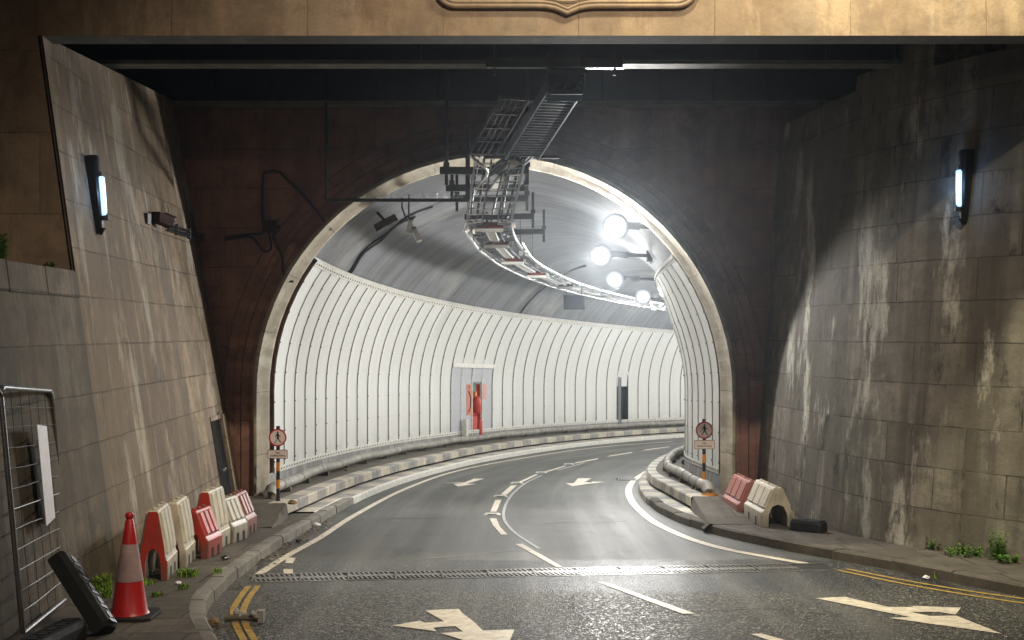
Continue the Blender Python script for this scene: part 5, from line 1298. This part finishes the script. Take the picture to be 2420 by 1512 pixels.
# leaf litter along the left gutter : uncountable
mb = MB()
for k in range(420):
    t = random.betavariate(1.6, 1.6); s_ = 12.6 + 7.2 * t; o_ = lerp(KL, s_) + abs(random.gauss(0, .12)) + .02; p = T(s_, o_, .008); a = random.random() * 6.3; r = random.uniform(.01, .035)
    if abs(s_ - 16.5) > 2.2 and random.random() < .6: continue
    u = Vector((math.cos(a), math.sin(a), random.uniform(-.3, .5))) * r; v = Vector((-math.sin(a), math.cos(a), random.uniform(-.3, .4))) * r * .6; q = p + Vector((0, 0, r * .5))
    mb.face([q - u, q - v, q + u, q + v], random.choice((0, 0, 0, 1, 2)))
tag(mb.build('leaf_litter', ['leaf', 'concrete', 'plinth'], weld=False), 'dead leaves and grit swept along the left gutter', 'leaf litter', kind='stuff')
def scrap(p, r, mat, label, name='litter', flat=.5):
    mb = MB(); rows = []
    for a in range(5):
        t = math.pi * (a + .5) / 5; rows.append([p + Vector((r * math.sin(t) * math.cos(u) * random.uniform(.7, 1.2), r * math.sin(t) * math.sin(u) * random.uniform(.7, 1.2), max(.002, r * flat * (1 + math.cos(t)) * random.uniform(.8, 1.1)))) for u in (2 * math.pi * k / 8 for k in range(8))])
    mb.grid(rows, close=True); mb.face(rows[0]); mb.face(rows[-1][::-1]); return tag(mb.build(name, mat), label, 'litter')
scrap(gpp(421, 1381), .035, 'paper', 'scrap of white paper on the left paving near the cone')
scrap(gpp(533, 1322), .05, 'dull_galv', 'flattened dark wrapper on the left paving beside the low barriers')
scrap(gp(748, 1245, .004), .06, 'paper', 'crumpled white wrapper in the left gutter leaves')
scrap(gp(706, 1282, .004), .05, 'rubber', 'dark crushed can lying on the left edge line')
scrap(gp(817, 1112, .345), .05, 'leaf', 'brown wrapper on the left walkway by the pipe')
scrap(gp(1650, 1156, .335), .07, 'grass', 'bright yellow green wrapper at the foot of the right sign', flat=.25)
scrap(gp(690, 1192, .335), .08, 'leaf', 'pale torn packaging at the foot of the left sign', flat=.4)
scrap(gp(2188, 1368, .004), .04, 'paper', 'small pale scrap in the right hand gutter')
scrap(gpp(262, 1485), .025, 'paper', 'tiny white scrap on paving beside the slanting fence foot')
scrap(gp(1350, 2, 0) if False else gp(505, 1478, .004), .07, 'leaf', 'brown clump of leaves at the bend of the left kerb')
# broken plastic debris on the double yellow lines
p = gp(575, 1470, .01); db = thing('debris', 'broken pale plastic debris lying across the double yellow lines', 'debris', p)
mb = MB(); mb.tube(smooth_path([p + Vector((-.16, -.01, .03)), p + Vector((-.05, .0, .04)), p + Vector((.05, .01, .035)), p + Vector((.13, .0, .03))]), [.03] * 19, 8); mb.build('tube', 'concrete', db, smooth=True)
mb = MB()
for k in range(9):
    q = p + Vector((random.uniform(-.12, .17), random.uniform(-.02, .03), .07 + random.uniform(-.02, .02))); r = random.uniform(.015, .035)
    mb.lathe([(r * .3, -r), (r, -r * .3), (r * .9, r * .4), (r * .3, r)], q, 7)
mb.box(p + Vector((.155, .0, .055)), (.05, .08, .1)); each(mb, 'fragment', 'plinth', db)

# ------------------------------------------------------------------ lamps outside: lantern row over the lintel, added fill lamp behind the viewer
warm = emit('warm_lamp_glass', (1.0, .72, .36), 12.0)
for k, (x, pw) in enumerate(((1.6, 800), (4.6, 1500))):
    c = Vector((x, YF - 1.25, 7.8)); e = thing('facade_lamp', 'warm lamp on an arm above the lintel, %s' % ('near the carved frame', 'far right of the facade')[k], 'lamp', c, 0, 'warm facade lamps')
    mb = MB(); mb.bar(c + Vector((0, 0, .12)), Vector((x, YF + .02, 8.1)), .05, .05); mb.box(c + Vector((0, 0, .06)), (.4, .22, .1)); mb.build('housing', 'black', e)
    mb = MB(); mb.box(c, (.34, .18, .02)); mb.build('glass', warm, e)
    l = bpy.data.lights.new('facade_spot', 'SPOT'); l.energy = pw; l.color = (1.0, .94, .64); l.spot_size = math.radians(118); l.spot_blend = .7; l.shadow_soft_size = .12
    o = bpy.data.objects.new('facade_spot', l); C.objects.link(o); o.location = c - Vector((0, 0, .06)); o.rotation_euler = (math.radians(40), 0, 0)
# tall mast light over the approach: its beam is aimed down the road, under the lintel
c = Vector((3.2, 4.2, 10.6)); e = thing('street_lamp', 'tall street lamp with arm over the approach road, above the view', 'street lamp', Vector((7.6, 4.2, -.1)))
mb = MB(); b_ = e.location; mb.tube([b_, b_ + Vector((0, 0, 10.3)), b_ + Vector((-.6, 0, 10.95)), c + Vector((0, 0, .14))], [.10, .07, .05, .04], 10); mb.build('pole', 'dull_galv', e, smooth=True)
mb = MB(); mb.box(c + Vector((0, 0, .09)), (.5, .26, .14)); mb.build('head', 'black', e, bevel=.03)
mb = MB(); mb.box(c, (.42, .2, .03)); mb.build('glass', warm, e)
l = bpy.data.lights.new('street_beam', 'SPOT'); l.energy = 6200; l.color = (1.0, .86, .67); l.spot_size = math.radians(62); l.spot_blend = .9; l.shadow_soft_size = .16
o = bpy.data.objects.new('street_beam', l); C.objects.link(o); o.location = c - Vector((0, 0, .1)); o.rotation_euler = (Vector((.3, 15.5, -.4)) - o.location).to_track_quat('-Z', 'Y').to_euler()

c = Vector((-2.6, -7.0, 6.0)); e = thing('street_lamp', 'fill lamp added unseen behind the viewer to lift the portal', 'street lamp', Vector((-3.4, -7.0, .4)))  # added fill lamp, brightens the portal and upper walls
mb = MB(); b_ = e.location; mb.tube([b_, b_ + Vector((0, 0, 5.3)), b_ + Vector((.2, 0, 5.7)), c + Vector((0, 0, .14))], [.08, .06, .05, .04], 10); mb.build('pole', 'dull_galv', e, smooth=True)
mb = MB(); mb.box(c + Vector((0, 0, .09)), (.5, .26, .14)); mb.build('head', 'black', e, bevel=.03)
mb = MB(); mb.box(c, (.42, .2, .03)); mb.build('glass', warm, e)
point_light('fill_glow', c - Vector((0, 0, .15)), 750, (1.0, .84, .66), .12)

# ------------------------------------------------------------------ night air, with added haze
HAZE = 0.0015  # haze put in to imitate lens bloom around the floodlights
mb = MB(); mb.hexa([(-16, -8, -6), (62, -8, -6), (62, 100, -6), (-16, 100, -6), (-16, -8, 10.5), (62, -8, 10.5), (62, 100, 10.5), (-16, 100, 10.5)])
if HAZE:
    hz = mb.build('haze', plain('haze_air', (1, 1, 1))); tag(hz, kind='stuff'); hz['label'] = 'thin damp air added to imitate lens bloom round the floodlights'; hz['category'] = 'haze'
    m = hz.data.materials[0]; nt = m.node_tree; out = [n for n in nt.nodes if n.type == 'OUTPUT_MATERIAL'][0]
    for n in list(nt.nodes):
        if n.type != 'OUTPUT_MATERIAL': nt.nodes.remove(n)
    v = nt.nodes.new('ShaderNodeVolumePrincipled'); v.inputs['Color'].default_value = (.80, .90, 1.0, 1); v.inputs['Density'].default_value = HAZE; v.inputs['Anisotropy'].default_value = .86
    nt.links.new(v.outputs[0], out.inputs['Volume'])

# ------------------------------------------------------------------ night sky, camera, render settings
w = bpy.data.worlds.new('World'); bpy.context.scene.world = w; w.use_nodes = True
nt = w.node_tree; bg = nt.nodes['Background']; sky = nt.nodes.new('ShaderNodeTexSky'); sky.sky_type = 'NISHITA'; sky.sun_disc = False
sky.sun_elevation = math.radians(-7); sky.sun_rotation = math.radians(200)
nt.links.new(sky.outputs[0], bg.inputs[0]); bg.inputs[1].default_value = .08
cd = bpy.data.cameras.new('Camera'); cam = bpy.data.objects.new('Camera', cd); C.objects.link(cam)
cam.location = (0, 0, HC); cam.rotation_euler = (math.radians(90), 0, 0)
cd.sensor_width = 36; cd.lens = 36 * F / 2419; cd.shift_y = 29 / 2419; cd.clip_end = 500
sc = bpy.context.scene; sc.camera = cam
sc.view_settings.view_transform = 'Standard'; sc.view_settings.look = 'None'; sc.view_settings.exposure = 0; sc.view_settings.gamma = 1
cy = sc.cycles; cy.use_denoising = True; cy.max_bounces = 7; cy.diffuse_bounces = 5; cy.glossy_bounces = 3; cy.volume_bounces = 0; cy.transmission_bounces = 2
cy.caustics_reflective = False; cy.caustics_refractive = False; cy.sample_clamp_indirect = 6; cy.sample_clamp_direct = 0
